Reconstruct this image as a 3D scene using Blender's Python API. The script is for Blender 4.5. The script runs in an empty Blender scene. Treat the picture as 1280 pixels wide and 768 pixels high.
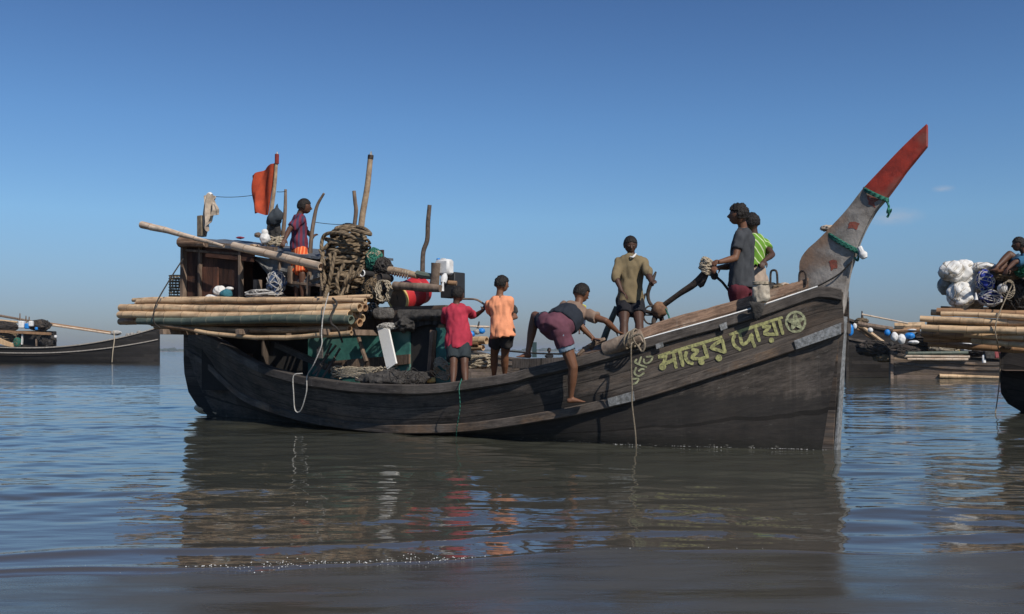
import bpy, bmesh, math, random
from mathutils import Vector, Matrix, noise
from mathutils.bvhtree import BVHTree
random.seed(7)
V = Vector
C = bpy.context.scene.collection
F0, H0, CH = 1244.4, 439.3, 1.1

# ------------------------------------------------------------------ placement
def at(px, py, Z):
    return V(((px-640)/F0*Z, Z, CH-(py-H0)/F0*Z))
BO = V((-5.7, 17.5, 0)); BD = V((.824, -.567, 0)).normalized(); BN = V((BD.y, -BD.x, 0))   # BN looks to starboard (the beach)
def bp(u, v, w): return BO+BD*u+BN*v+V((0, 0, w))
def Q(px, py, v):
    d = V(((px-640)/F0, 1, -(py-H0)/F0)); o = V((0, 0, CH))
    t = (v-(o-BO).dot(BN))/d.dot(BN)
    return o+d*t
def uvw(p):
    q = p-BO
    return q.dot(BD), q.dot(BN), q.z
def lerpt(tab, x):
    if x <= tab[0][0]: return tab[0][1]
    for (a, b), (c, d) in zip(tab, tab[1:]):
        if x <= c:
            t = (x-a)/(c-a); return b+(d-b)*t
    return tab[-1][1]
def QF(px, py, fn):
    v = .8
    for _ in range(25):
        v = .5*v+.5*fn(uvw(Q(px, py, v))[0])
    return Q(px, py, v)
def cat(pts, n):
    "Catmull-Rom through pts, resampled to n points by arclength"
    P = [V(p) for p in pts]
    if len(P) == 2: return [P[0].lerp(P[1], i/(n-1)) for i in range(n)]
    E = [P[0]*2-P[1]]+P+[P[-1]*2-P[-2]]
    D = []
    for i in range(1, len(E)-2):
        a, b, c, d = E[i-1:i+3]
        for k in range(12):
            t = k/12
            D.append(.5*((2*b)+(c-a)*t+(2*a-5*b+4*c-d)*t*t+(3*b-a-3*c+d)*t**3))
    D.append(P[-1])
    L = [0]
    for a, b in zip(D, D[1:]): L.append(L[-1]+(b-a).length)
    out = []; j = 0
    for i in range(n):
        s = L[-1]*i/(n-1)
        while j < len(L)-2 and L[j+1] < s: j += 1
        q = (s-L[j])/max(1e-9, L[j+1]-L[j])
        out.append(D[j].lerp(D[j+1], min(1, q)))
    return out

# ------------------------------------------------------------------ materials
MATS = {}
def nodes(name):
    m = bpy.data.materials.new(name); m.use_nodes = True
    nt = m.node_tree; return m, nt, nt.nodes['Principled BSDF']
def mk(name, c1, c2=None, scale=8, rough=.8, bump=.3, stretch=(1, 1, 1), metallic=0, coord='Object', c3=None, spec=.3, detail=6, lo=.35, hi=.65, dist=.02):
    if name in MATS: return MATS[name]
    m, nt, b = nodes(name); N = nt.nodes; L = nt.links
    c2 = c2 or tuple(x*.6 for x in c1)
    tc = N.new('ShaderNodeTexCoord'); mp = N.new('ShaderNodeMapping'); mp.inputs['Scale'].default_value = stretch
    L.new(tc.outputs[coord], mp.inputs[0])
    nz = N.new('ShaderNodeTexNoise'); nz.inputs['Scale'].default_value = scale; nz.inputs['Detail'].default_value = detail; nz.inputs['Roughness'].default_value = .65
    L.new(mp.outputs[0], nz.inputs[0])
    r = N.new('ShaderNodeValToRGB'); r.color_ramp.elements[0].position = lo; r.color_ramp.elements[1].position = hi
    r.color_ramp.elements[0].color = (*c2, 1); r.color_ramp.elements[1].color = (*c1, 1)
    L.new(nz.outputs['Fac'], r.inputs[0]); out = r.outputs[0]
    if c3:
        n2 = N.new('ShaderNodeTexNoise'); n2.inputs['Scale'].default_value = scale*.35; n2.inputs['Detail'].default_value = 5
        L.new(mp.outputs[0], n2.inputs[0])
        r2 = N.new('ShaderNodeValToRGB'); r2.color_ramp.elements[0].position = .52; r2.color_ramp.elements[1].position = .64
        L.new(n2.outputs['Fac'], r2.inputs[0])
        mx = N.new('ShaderNodeMix'); mx.data_type = 'RGBA'; L.new(r2.outputs[0], mx.inputs[0]); L.new(out, mx.inputs[6]); mx.inputs[7].default_value = (*c3, 1)
        out = mx.outputs[2]
    L.new(out, b.inputs['Base Color'])
    b.inputs['Roughness'].default_value = rough; b.inputs['Metallic'].default_value = metallic
    b.inputs['Specular IOR Level'].default_value = spec
    if bump:
        bm = N.new('ShaderNodeBump'); bm.inputs['Strength'].default_value = bump; bm.inputs['Distance'].default_value = dist
        L.new(nz.outputs['Fac'], bm.inputs['Height']); L.new(bm.outputs[0], b.inputs['Normal'])
    MATS[name] = m; return m
def planks(name, c1, c2, pitch=.16, along=.5, dark=.4, c3=None, rough=.85, bump=.5, scratch=None, tar=None):
    "weathered planking; UV x runs along the plank in metres, UV y across"
    if name in MATS: return MATS[name]
    m, nt, b = nodes(name); N = nt.nodes; L = nt.links
    def math_(op, a, bb=None):
        n = N.new('ShaderNodeMath'); n.operation = op
        for i, x in enumerate((a, bb)):
            if x is None: continue
            if isinstance(x, (int, float)): n.inputs[i].default_value = x
            else: L.new(x, n.inputs[i])
        return n.outputs[0]
    tc = N.new('ShaderNodeTexCoord'); sp = N.new('ShaderNodeSeparateXYZ'); L.new(tc.outputs['UV'], sp.inputs[0])
    def noise_(sx, sy, sc, det=6, off=0):
        mp = N.new('ShaderNodeMapping'); mp.inputs['Scale'].default_value = (sx, sy, 1); mp.inputs['Location'].default_value = (off, off, off)
        L.new(tc.outputs['UV'], mp.inputs[0]); n = N.new('ShaderNodeTexNoise'); n.inputs['Scale'].default_value = sc; n.inputs['Detail'].default_value = det; n.inputs['Roughness'].default_value = .7
        L.new(mp.outputs[0], n.inputs[0]); return n.outputs['Fac']
    grain = noise_(1, 14, 3, 8); blot = noise_(1, 1.6, 1.6, 6, 3); wob = noise_(1, 1, 1.2, 2, 9)
    y = math_('ADD', math_('DIVIDE', sp.outputs[1], pitch), math_('MULTIPLY', wob, .25))
    fr = math_('FRACT', y); row = math_('FLOOR', y)
    seam = math_('LESS_THAN', fr, .07)
    wn = N.new('ShaderNodeTexWhiteNoise'); wn.noise_dimensions = '2D'
    cb = N.new('ShaderNodeCombineXYZ'); L.new(row, cb.inputs[0]); L.new(math_('FLOOR', math_('ADD', math_('DIVIDE', sp.outputs[0], 3.1), math_('MULTIPLY', row, .37))), cb.inputs[1]); L.new(cb.outputs[0], wn.inputs[0])
    r = N.new('ShaderNodeValToRGB'); r.color_ramp.elements[0].position = .40; r.color_ramp.elements[1].position = .63
    r.color_ramp.elements[0].color = (*c2, 1); r.color_ramp.elements[1].color = (*c1, 1)
    L.new(math_('ADD', math_('MULTIPLY', grain, .55), math_('MULTIPLY', blot, .45)), r.inputs[0]); col = r.outputs[0]
    def mixc(fac, a, colr, mode='MIX'):
        mx = N.new('ShaderNodeMix'); mx.data_type = 'RGBA'; mx.blend_type = mode
        if isinstance(fac, float): mx.inputs[0].default_value = fac
        else: L.new(fac, mx.inputs[0])
        L.new(a, mx.inputs[6])
        if isinstance(colr, tuple): mx.inputs[7].default_value = (*colr, 1)
        else: L.new(colr, mx.inputs[7])
        return mx.outputs[2]
    if c3:
        r2 = N.new('ShaderNodeValToRGB'); r2.color_ramp.elements[0].position = .5; r2.color_ramp.elements[1].position = .68
        L.new(noise_(1, 3, 1.1, 7, 5), r2.inputs[0]); col = mixc(r2.outputs[0], col, c3)
    g = N.new('ShaderNodeValToRGB'); g.color_ramp.elements[0].color = (.6, .6, .6, 1); g.color_ramp.elements[1].color = (1.25, 1.25, 1.25, 1)
    L.new(wn.outputs[0], g.inputs[0]); col = mixc(1.0, col, g.outputs[0], 'MULTIPLY')
    if scratch:
        mp = N.new('ShaderNodeMapping'); mp.inputs['Rotation'].default_value = (0, 0, .5); mp.inputs['Scale'].default_value = (1, 9, 1)
        L.new(tc.outputs['UV'], mp.inputs[0]); n = N.new('ShaderNodeTexNoise'); n.inputs['Scale'].default_value = 5; n.inputs['Detail'].default_value = 10; n.inputs['Roughness'].default_value = .75
        L.new(mp.outputs[0], n.inputs[0]); r3 = N.new('ShaderNodeValToRGB'); r3.color_ramp.elements[0].position = .60; r3.color_ramp.elements[1].position = .72
        r3.color_ramp.elements[1].color = (.75, .75, .75, 1)
        L.new(n.outputs['Fac'], r3.inputs[0]); col = mixc(r3.outputs[0], col, scratch)
        mp = N.new('ShaderNodeMapping'); mp.inputs['Scale'].default_value = (9, .8, 1); L.new(tc.outputs['UV'], mp.inputs[0])
        n = N.new('ShaderNodeTexNoise'); n.inputs['Scale'].default_value = 2.3; n.inputs['Detail'].default_value = 6; L.new(mp.outputs[0], n.inputs[0])
        r3 = N.new('ShaderNodeValToRGB'); r3.color_ramp.elements[0].position = .60; r3.color_ramp.elements[1].position = .85; r3.color_ramp.elements[1].color = (.3, .3, .3, 1)
        L.new(n.outputs['Fac'], r3.inputs[0]); col = mixc(r3.outputs[0], col, tuple(x*.6 for x in scratch))
    fine = noise_(1.2, 26, 7, 10, 11); rf = N.new('ShaderNodeValToRGB'); rf.color_ramp.elements[0].position = .36; rf.color_ramp.elements[1].position = .66; rf.color_ramp.elements[0].color = (.55, .55, .55, 1); rf.color_ramp.elements[1].color = (1.45, 1.42, 1.38, 1); L.new(fine, rf.inputs[0]); col = mixc(.85, col, rf.outputs[0], 'MULTIPLY')
    if tar:
        z, dx, tc_ = tar
        ob = N.new('ShaderNodeSeparateXYZ'); L.new(tc.outputs['Object'], ob.inputs[0])
        zz = math_('ADD', ob.outputs[2], math_('MULTIPLY', math_('SUBTRACT', blot, .5), .22))
        def ramp01(x, a, bb):
            q = N.new('ShaderNodeMapRange'); q.inputs['From Min'].default_value = a; q.inputs['From Max'].default_value = bb; L.new(x, q.inputs[0]); return q.outputs[0]
        zz2 = math_('ADD', zz, math_('MULTIPLY', math_('SUBTRACT', noise_(2, 3, 5, 9, 7), .5), .3))
        tf = math_('MULTIPLY', ramp01(zz2, z+.03, z-.05), ramp01(sp.outputs[0], dx, dx+.9))
        col = mixc(math_('MULTIPLY', tf, .74), col, tc_)
        wetf = ramp01(zz2, .16, .04); col = mixc(math_('MULTIPLY', wetf, .5), col, (.018, .018, .013))
        sl = math_('MULTIPLY', math_('GREATER_THAN', noise_(3, 14, 4, 4, 2), .60), math_('LESS_THAN', ob.outputs[2], .035))
        col = mixc(math_('MULTIPLY', sl, .35), col, (.3, .28, .24))
    col = mixc(math_('MULTIPLY', seam, 1-dark), col, (.006, .005, .004))
    L.new(col, b.inputs['Base Color']); b.inputs['Roughness'].default_value = rough; b.inputs['Specular IOR Level'].default_value = .3
    bm = N.new('ShaderNodeBump'); bm.inputs['Strength'].default_value = bump; bm.inputs['Distance'].default_value = .012
    L.new(math_('SUBTRACT', math_('ADD', grain, math_('MULTIPLY', blot, .4)), math_('MULTIPLY', seam, .9)), bm.inputs['Height']); L.new(bm.outputs[0], b.inputs['Normal'])
    MATS[name] = m; return m
def bamboo(name, c1, c2, ring=(.10, .05, .02)):
    if name in MATS: return MATS[name]
    m, nt, b = nodes(name); N = nt.nodes; L = nt.links
    tc = N.new('ShaderNodeTexCoord'); sp = N.new('ShaderNodeSeparateXYZ'); L.new(tc.outputs['UV'], sp.inputs[0])
    mp = N.new('ShaderNodeMapping'); mp.inputs['Scale'].default_value = (.7, 5, 1); L.new(tc.outputs['UV'], mp.inputs[0])
    oi = N.new('ShaderNodeObjectInfo')
    ad = N.new('ShaderNodeVectorMath'); L.new(mp.outputs[0], ad.inputs[0]); L.new(oi.outputs['Random'], ad.inputs[1])
    sc = N.new('ShaderNodeVectorMath'); sc.operation = 'SCALE'; sc.inputs[3].default_value = 1; L.new(ad.outputs[0], sc.inputs[0])
    nz = N.new('ShaderNodeTexNoise'); nz.noise_dimensions = '4D'; nz.inputs['Scale'].default_value = 4; nz.inputs['Detail'].default_value = 7; nz.inputs['Roughness'].default_value = .7
    L.new(mp.outputs[0], nz.inputs['Vector'])
    mu = N.new('ShaderNodeMath'); mu.operation = 'MULTIPLY'; mu.inputs[1].default_value = 30; L.new(oi.outputs['Random'], mu.inputs[0]); L.new(mu.outputs[0], nz.inputs['W'])
    r = N.new('ShaderNodeValToRGB'); r.color_ramp.elements[0].position = .32; r.color_ramp.elements[1].position = .62
    r.color_ramp.elements[0].color = (*c2, 1); r.color_ramp.elements[1].color = (*c1, 1); L.new(nz.outputs['Fac'], r.inputs[0])
    dv = N.new('ShaderNodeMath'); dv.operation = 'DIVIDE'; dv.inputs[1].default_value = .34; L.new(sp.outputs[0], dv.inputs[0])
    fr = N.new('ShaderNodeMath'); fr.operation = 'FRACT'; L.new(dv.outputs[0], fr.inputs[0])
    r2 = N.new('ShaderNodeValToRGB'); e = r2.color_ramp.elements; e[0].position = 0; e[0].color = (1, 1, 1, 1); e[0].color = (.8, .8, .8, 1); e[1].position = .05; e[1].color = (0, 0, 0, 1)
    x = e.new(.14); x.color = (0, 0, 0, 1); L.new(fr.outputs[0], r2.inputs[0])
    st = N.new('ShaderNodeTexNoise'); st.noise_dimensions = '4D'; st.inputs['Scale'].default_value = 2.2; st.inputs['Detail'].default_value = 9; st.inputs['Roughness'].default_value = .75; L.new(tc.outputs['UV'], st.inputs['Vector']); L.new(mu.outputs[0], st.inputs['W'])
    rs = N.new('ShaderNodeValToRGB'); rs.color_ramp.elements[0].position = .50; rs.color_ramp.elements[1].position = .66; L.new(st.outputs['Fac'], rs.inputs[0])
    mm = N.new('ShaderNodeMix'); mm.data_type = 'RGBA'; L.new(rs.outputs[0], mm.inputs[0]); L.new(r.outputs[0], mm.inputs[6]); mm.inputs[7].default_value = (*[x*.36 for x in c1], 1)
    hv = N.new('ShaderNodeHueSaturation'); L.new(mm.outputs[2], hv.inputs['Color'])
    mv = N.new('ShaderNodeMapRange'); mv.inputs['To Min'].default_value = .72; mv.inputs['To Max'].default_value = 1.12; L.new(oi.outputs['Random'], mv.inputs[0]); L.new(mv.outputs[0], hv.inputs['Value'])
    mx = N.new('ShaderNodeMix'); mx.data_type = 'RGBA'; L.new(r2.outputs[0], mx.inputs[0]); L.new(hv.outputs[0], mx.inputs[6]); mx.inputs[7].default_value = (*ring, 1)
    L.new(mx.outputs[2], b.inputs['Base Color']); b.inputs['Roughness'].default_value = .55; b.inputs['Specular IOR Level'].default_value = .35
    MATS[name] = m; return m
def ropemat(name, c1, c2, pitch=.06):
    if name in MATS: return MATS[name]
    m, nt, b = nodes(name); N = nt.nodes; L = nt.links
    tc = N.new('ShaderNodeTexCoord')
    wv = N.new('ShaderNodeTexWave'); wv.bands_direction = 'DIAGONAL'; wv.inputs['Scale'].default_value = .34/pitch; wv.inputs['Distortion'].default_value = 1.2; wv.inputs['Detail'].default_value = 3
    L.new(tc.outputs['UV'], wv.inputs[0])
    nz = N.new('ShaderNodeTexNoise'); nz.inputs['Scale'].default_value = 9; nz.inputs['Detail'].default_value = 5; L.new(tc.outputs['Object'], nz.inputs[0])
    mm = N.new('ShaderNodeMath'); mm.operation = 'MULTIPLY_ADD'; mm.inputs[1].default_value = .35; L.new(wv.outputs['Fac'], mm.inputs[0]); L.new(nz.outputs['Fac'], mm.inputs[2])
    r = N.new('ShaderNodeValToRGB'); r.color_ramp.elements[0].position = .3; r.color_ramp.elements[1].position = .95
    r.color_ramp.elements[0].color = (*c2, 1); r.color_ramp.elements[1].color = (*c1, 1); L.new(mm.outputs[0], r.inputs[0])
    L.new(r.outputs[0], b.inputs['Base Color']); b.inputs['Roughness'].default_value = .95; b.inputs['Specular IOR Level'].default_value = .15
    bm = N.new('ShaderNodeBump'); bm.inputs['Strength'].default_value = .9; bm.inputs['Distance'].default_value = .01
    L.new(wv.outputs['Fac'], bm.inputs['Height']); L.new(bm.outputs[0], b.inputs['Normal'])
    MATS[name] = m; return m
def flat(name, c, rough=.7, metallic=0, var=.75, scale=14, bump=.15, spec=.3):
    return mk(name, c, tuple(x*var for x in c), scale=scale, rough=rough, metallic=metallic, bump=bump, spec=spec, dist=.01)

# ------------------------------------------------------------------ mesh building
class MB:
    def __init__(s): s.v = []; s.f = []; s.uv = []
    def add(s, vs, fs, uv=None):
        o = len(s.v); s.v += [V(x) for x in vs]; s.f += [tuple(i+o for i in f) for f in fs]
        s.uv += list(uv) if uv else [(x[0]+x[1], x[2]) for x in vs]
        return s
    def tube(s, pts, r, n=8, dup=True, ends=True, sub=0, flatten=1.0, up=None):
        P = cat(pts, sub) if sub else [V(p) for p in pts]
        k = len(P)
        if isinstance(r, (int, float)): R = [r]*k
        elif len(r) == k: R = list(r)
        else: R = [lerpt([(i/(len(r)-1), x) for i, x in enumerate(r)], j/(k-1)) for j in range(k)]
        t0 = (P[1]-P[0]).normalized()
        a = up.copy() if up else (V((0, 0, 1)) if abs(t0.z) < .9 else V((1, 0, 0)))
        a = (a-t0*a.dot(t0)).normalized()
        vs = []; fs = []; uv = []; ln = 0; m = n+1 if dup else n
        for i in range(k):
            t = (P[min(i+1, k-1)]-P[max(i-1, 0)]).normalized()
            a = (a-t*a.dot(t))
            a = a.normalized() if a.length > 1e-6 else t.orthogonal().normalized()
            b = t.cross(a)
            if i: ln += (P[i]-P[i-1]).length
            for j in range(m):
                an = 2*math.pi*j/n
                vs.append(P[i]+(a*math.cos(an)*flatten+b*math.sin(an))*R[i]); uv.append((ln, j/n*2*math.pi*R[0]))
        for i in range(k-1):
            for j in range(n):
                q = (j+1) % m
                fs.append((i*m+j, i*m+q, (i+1)*m+q, (i+1)*m+j))
        if ends:
            fs.append(tuple(range(n-1, -1, -1))); fs.append(tuple((k-1)*m+j for j in range(n)))
        return s.add(vs, fs, uv)
    def box(s, c, sx, sy, sz, ax=None, ay=None, az=None, bev=.0):
        ax = ax or V((1, 0, 0)); ay = ay or V((0, 1, 0)); az = az or ax.cross(ay)
        c = V(c); bev = min(bev, sx*.4, sy*.4, sz*.4)
        if bev <= 0:
            vs = [c+ax*(i*sx/2)+ay*(j*sy/2)+az*(k*sz/2) for i in (-1, 1) for j in (-1, 1) for k in (-1, 1)]
            fs = [(0, 1, 3, 2), (4, 6, 7, 5), (0, 4, 5, 1), (2, 3, 7, 6), (0, 2, 6, 4), (1, 5, 7, 3)]
            uv = [(i*sx/2, j*sy/2+k*sz/2) for i in (-1, 1) for j in (-1, 1) for k in (-1, 1)]
            return s.add(vs, fs, uv)
        bm = bmesh.new(); bmesh.ops.create_cube(bm, size=1)
        for x in bm.verts: x.co = V((x.co.x*sx, x.co.y*sy, x.co.z*sz))
        bmesh.ops.bevel(bm, geom=list(bm.edges), offset=bev, segments=1, affect='EDGES')
        bm.verts.ensure_lookup_table()
        vs = [c+ax*x.co.x+ay*x.co.y+az*x.co.z for x in bm.verts]; uv = [(x.co.x, x.co.y+x.co.z) for x in bm.verts]
        fs = [[x.index for x in f.verts] for f in bm.faces]; bm.free()
        return s.add(vs, fs, uv)
    def bar(s, a, b, w, h, up=V((0, 0, 1)), bev=.004):
        a = V(a); b = V(b); d = b-a; L = d.length; d.normalize()
        side = d.cross(up).normalized(); u = side.cross(d)
        return s.box((a+b)/2, L, w, h, d, side, u, bev)
    def prism(s, outline, off, uvf=None):
        n = len(outline); off = V(off)
        a = [V(p) for p in outline]; b = [p+off for p in a]
        fs = [tuple(range(n)), tuple(range(2*n-1, n-1, -1))]
        for i in range(n):
            j = (i+1) % n; fs.append((i, i+n, j+n, j))
        return s.add(a+b, fs)
    def ell(s, c, rx, ry, rz, ax=None, ay=None, az=None, nu=16, nv=10):
        ax = ax or V((1, 0, 0)); ay = ay or V((0, 1, 0)); az = az or V((0, 0, 1)); c = V(c)
        vs = [c+az*rz]; 
        for i in range(1, nv):
            th = math.pi*i/nv
            for j in range(nu):
                ph = 2*math.pi*j/nu
                vs.append(c+ax*(rx*math.sin(th)*math.cos(ph))+ay*(ry*math.sin(th)*math.sin(ph))+az*(rz*math.cos(th)))
        vs.append(c-az*rz); fs = []
        for j in range(nu):
            fs.append((0, 1+j, 1+(j+1) % nu)); fs.append((len(vs)-1, 1+(nv-2)*nu+(j+1) % nu, 1+(nv-2)*nu+j))
        for i in range(nv-2):
            for j in range(nu):
                k = (j+1) % nu; fs.append((1+i*nu+j, 1+(i+1)*nu+j, 1+(i+1)*nu+k, 1+i*nu+k))
        return s.add(vs, fs)
    def loft(s, secs, n=16):
        "secs: (centre, side vector*halfwidth, front vector*halfdepth)"
        vs = []; fs = []
        for c, a, b in secs:
            for j in range(n):
                an = 2*math.pi*j/n; vs.append(V(c)+V(a)*math.cos(an)+V(b)*math.sin(an))
        for i in range(len(secs)-1):
            for j in range(n):
                k = (j+1) % n; fs.append((i*n+j, i*n+k, (i+1)*n+k, (i+1)*n+j))
        fs.append(tuple(range(n-1, -1, -1))); fs.append(tuple((len(secs)-1)*n+j for j in range(n)))
        return s.add(vs, fs)
    def grid(s, rows, thick=None):
        "rows: list of equal-length point lists; thick: vector -> closed sheet"
        m = len(rows[0]); vs = [p for r in rows for p in r]; uv = []
        for i, r in enumerate(rows):
            l = 0
            for j, p in enumerate(r):
                if j: l += (V(p)-V(r[j-1])).length
                uv.append((l, sum((V(rows[q+1][j])-V(rows[q][j])).length for q in range(i))))
        fs = [(i*m+j, i*m+j+1, (i+1)*m+j+1, (i+1)*m+j) for i in range(len(rows)-1) for j in range(m-1)]
        s.add(vs, fs, uv)
        if thick is not None:
            t = V(thick); s.add([V(p)+t for p in vs], [f[::-1] for f in fs], uv)
            k = len(rows)
            def edge(a):
                q = [V(p) for p in a]+[V(p)+t for p in a]; n = len(a)
                s.add(q, [(i, i+n, i+1+n, i+1) for i in range(n-1)])
            edge(rows[0]); edge(rows[-1]); edge([r[0] for r in rows]); edge([r[-1] for r in rows])
        return s
    def obj(s, name, mat, root=None, smooth=True, label=None, cat_=None, group=None, kind=None, origin=None, angle=40):
        base = root_loc(root) if root else origin
        if base is None:
            xs = [p.x for p in s.v]; ys = [p.y for p in s.v]; zs = [p.z for p in s.v]
            base = V(((min(xs)+max(xs))/2, (min(ys)+max(ys))/2, min(zs)))
        me = bpy.data.meshes.new(name)
        me.from_pydata([tuple(p-base) for p in s.v], [], s.f)
        ul = me.uv_layers.new(name='UVMap')
        idx = [0]*len(me.loops); me.loops.foreach_get('vertex_index', idx)
        dat = []
        for i in idx: dat += s.uv[i]
        ul.data.foreach_set('uv', dat)
        bm = bmesh.new(); bm.from_mesh(me)
        bmesh.ops.recalc_face_normals(bm, faces=bm.faces); bm.to_mesh(me); bm.free()
        if smooth:
            me.polygons.foreach_set('use_smooth', [True]*len(me.polygons))
            try: me.set_sharp_from_angle(angle=math.radians(angle))
            except Exception: pass
        me.materials.append(mat)
        return link(name, me, root, base, label, cat_, group, kind)
ROOTS = {}
def root_loc(r):
    p = V(r.location)
    if r.parent: p = root_loc(r.parent)+p
    return p
def link(name, me, root, base, label=None, cat_=None, group=None, kind=None):
    o = bpy.data.objects.new(name, me); C.objects.link(o)
    if root: o.parent = root
    else: o.location = base
    for k, x in (('label', label), ('category', cat_), ('group', group), ('kind', kind)):
        if x: o[k] = x
    return o
def thing(name, label, cat_, loc, group=None):
    o = bpy.data.objects.new(name, None); C.objects.link(o); o.location = loc; o.empty_display_size = .1
    o['label'] = label; o['category'] = cat_
    if group: o['group'] = group
    return o
def remesh(mb, voxel, smooth=3, wr=0, ws=9, seed=0, sharp=False):
    "fuse overlapping closed shapes into ONE continuous surface"
    me = bpy.data.meshes.new('tmp'); me.from_pydata([tuple(p) for p in mb.v], [], mb.f)
    o = bpy.data.objects.new('tmp', me); C.objects.link(o)
    m = o.modifiers.new('r', 'REMESH'); m.mode = 'VOXEL'; m.voxel_size = voxel
    if smooth:
        s = o.modifiers.new('s', 'SMOOTH'); s.iterations = smooth; s.factor = .5
    bpy.context.view_layer.update()
    ev = o.evaluated_get(bpy.context.evaluated_depsgraph_get())
    em = ev.to_mesh()
    vs = [v.co.copy() for v in em.vertices]; ns = [v.normal.copy() for v in em.vertices]; fs = [tuple(p.vertices) for p in em.polygons]
    ev.to_mesh_clear(); bpy.data.objects.remove(o); bpy.data.meshes.remove(me)
    if wr:
        for i, p in enumerate(vs):
            q = V((p.x, p.y, p.z*.55))*ws+V((seed, seed, seed))
            w = abs(noise.noise(q))*1.4+.5*noise.noise(q*2.3)
            vs[i] = p+ns[i]*(w-.25)*wr
    out = MB(); out.add(vs, fs); return out
def blob(c, rx, ry, rz, amp=.15, sc=3, seed=0, nu=36, nv=22, **k):
    m = MB(); m.ell((0, 0, 0), 1, 1, 1, nu=nu, nv=nv); c = V(c)
    for i, p in enumerate(m.v):
        d = 1+amp*noise.noise(p*sc+V((seed, 0, 0)))*1.5+amp*.5*noise.noise(p*sc*2.7+V((0, seed, 0)))
        m.v[i] = c+V((p.x*rx*d, p.y*ry*d, p.z*rz*d))
    return m
def ringed(a, b, r0, r1=None, n=12, bend=0, node=.34, hollow=True, seed=0):
    "a bamboo culm: unevenly spaced swollen joints, slight bend, hollow ends"
    a = V(a); b = V(b); r1 = r1 or r0; L = (b-a).length; rnd = random.Random(seed)
    d = (b-a).normalized(); up = V((0, 0, 1)); side = d.cross(up).normalized(); p1, p2 = rnd.uniform(0, 6), rnd.uniform(0, 6); am = rnd.uniform(.008, .026)
    def P(s):
        t = s/L; w = math.sin(math.pi*t)
        return a+d*s+up*(bend*w+am*(math.sin(t*5.3+p1)-math.sin(p1))*min(1, L/3)+.004*math.sin(t*23+p2))+side*(am*math.sin(t*6+p2))
    joints = []; x = rnd.uniform(.12, .3)
    while x < L-.06:
        joints.append(x); x += node*rnd.uniform(.72, 1.3)*(1.12-.3*x/L)
    ss = [(0, 0)]
    for q in joints:
        for o, g in ((-.025, 0), (-.007, .5), (.004, 1), (.012, .45), (.03, 0)): ss.append((q+o, g))
    ss.append((L, 0))
    marks = [-.2]+joints+[L+.2]; us = []; pts = []; R = []
    for s_, g in ss:
        k = max(i for i, m_ in enumerate(marks) if m_ <= s_+1e-6); f = (s_-marks[k])/(marks[k+1]-marks[k]) if k+1 < len(marks) else 0
        us.append((k+f)*.34); pts.append(P(s_)); R.append((r0+(r1-r0)*s_/L)*(1+.055*g)*(1+.02*math.sin(k*2.2+seed)))
    m = MB(); m.tube(pts, R, n=n, ends=False)
    for i, u_ in enumerate(us):
        for j in range(n+1): m.uv[i*(n+1)+j] = (u_, m.uv[i*(n+1)+j][1])
    if hollow:
        for e, sg in ((0, 1), (-1, -1)):
            c = pts[e]; q = (pts[1]-pts[0]).normalized() if e == 0 else (pts[-1]-pts[-2]).normalized()
            A = q.orthogonal().normalized(); B = q.cross(A); rr = R[e]; rin = rr*.74
            vs = []
            for rad, dep in ((rr, 0), (rin, 0), (rin*.97, .09*sg), ):
                vs += [c+q*dep+(A*math.cos(2*math.pi*j/n)+B*math.sin(2*math.pi*j/n))*rad for j in range(n)]
            fs = []
            for i in range(2):
                for j in range(n): fs.append((i*n+j, i*n+(j+1) % n, (i+1)*n+(j+1) % n, (i+1)*n+j))
            fs.append(tuple(2*n+j for j in range(n)))
            m.add(vs, fs, [(.17, .1)]*len(vs))
    return m
def sag(a, b, s, n=14):
    a = V(a); b = V(b)
    return [a.lerp(b, i/n)-V((0, 0, s*4*(i/n)*(1-i/n))) for i in range(n+1)]

# ------------------------------------------------------------------ palette
M_hull = planks('hull wood', (.145, .122, .104), (.030, .026, .023), .17, c3=(.135, .10, .075), scratch=(.34, .32, .29), tar=(.62, 6.8, (.020, .019, .018)))
M_hullin = planks('inner hull wood', (.09, .07, .055), (.03, .024, .02), .17)
M_rail = planks('rail wood', (.16, .135, .115), (.045, .036, .03), .5, c3=(.20, .13, .08), scratch=(.36, .34, .31))
M_gun = planks('gunwale wood', (.15, .13, .115), (.04, .034, .03), .5, c3=(.11, .095, .08), scratch=(.34, .32, .30))
M_redwood = planks('oiled red wood', (.34, .22, .15), (.08, .05, .035), .12, c3=(.46, .38, .30), scratch=(.6, .52, .44))
M_cabin = planks('cabin wood', (.11, .05, .032), (.03, .016, .012), .13, c3=(.16, .075, .045))
M_board = planks('plain board', (.2, .14, .1), (.08, .055, .04), .4)
M_green = mk('green paint', (.06, .21, .175), (.03, .11, .095), scale=6, rough=.55, bump=.3, c3=(.10, .20, .17), spec=.4)
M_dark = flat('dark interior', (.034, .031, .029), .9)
M_tin = mk('tin sheet', (.38, .345, .305), (.17, .15, .13), scale=5, rough=.6, metallic=.0, bump=.5, c3=(.24, .16, .11), dist=.03)
M_tin2 = mk('zinc patch', (.42, .42, .41), (.16, .16, .15), scale=22, rough=.5, metallic=.4, bump=.5)
M_red = mk('red paint', (.40, .045, .026), (.22, .03, .02), scale=9, rough=.6, bump=.35, c3=(.25, .07, .05), spec=.3, detail=10)
M_bam = bamboo('bamboo', (.72, .52, .31), (.40, .24, .13))
M_bam2 = bamboo('bamboo brown', (.42, .25, .13), (.17, .09, .05))
M_bamg = bamboo('bamboo green', (.17, .20, .15), (.07, .095, .08), (.30, .26, .18))
M_bamp = bamboo('bamboo pale', (.74, .62, .48), (.40, .24, .14))
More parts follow.
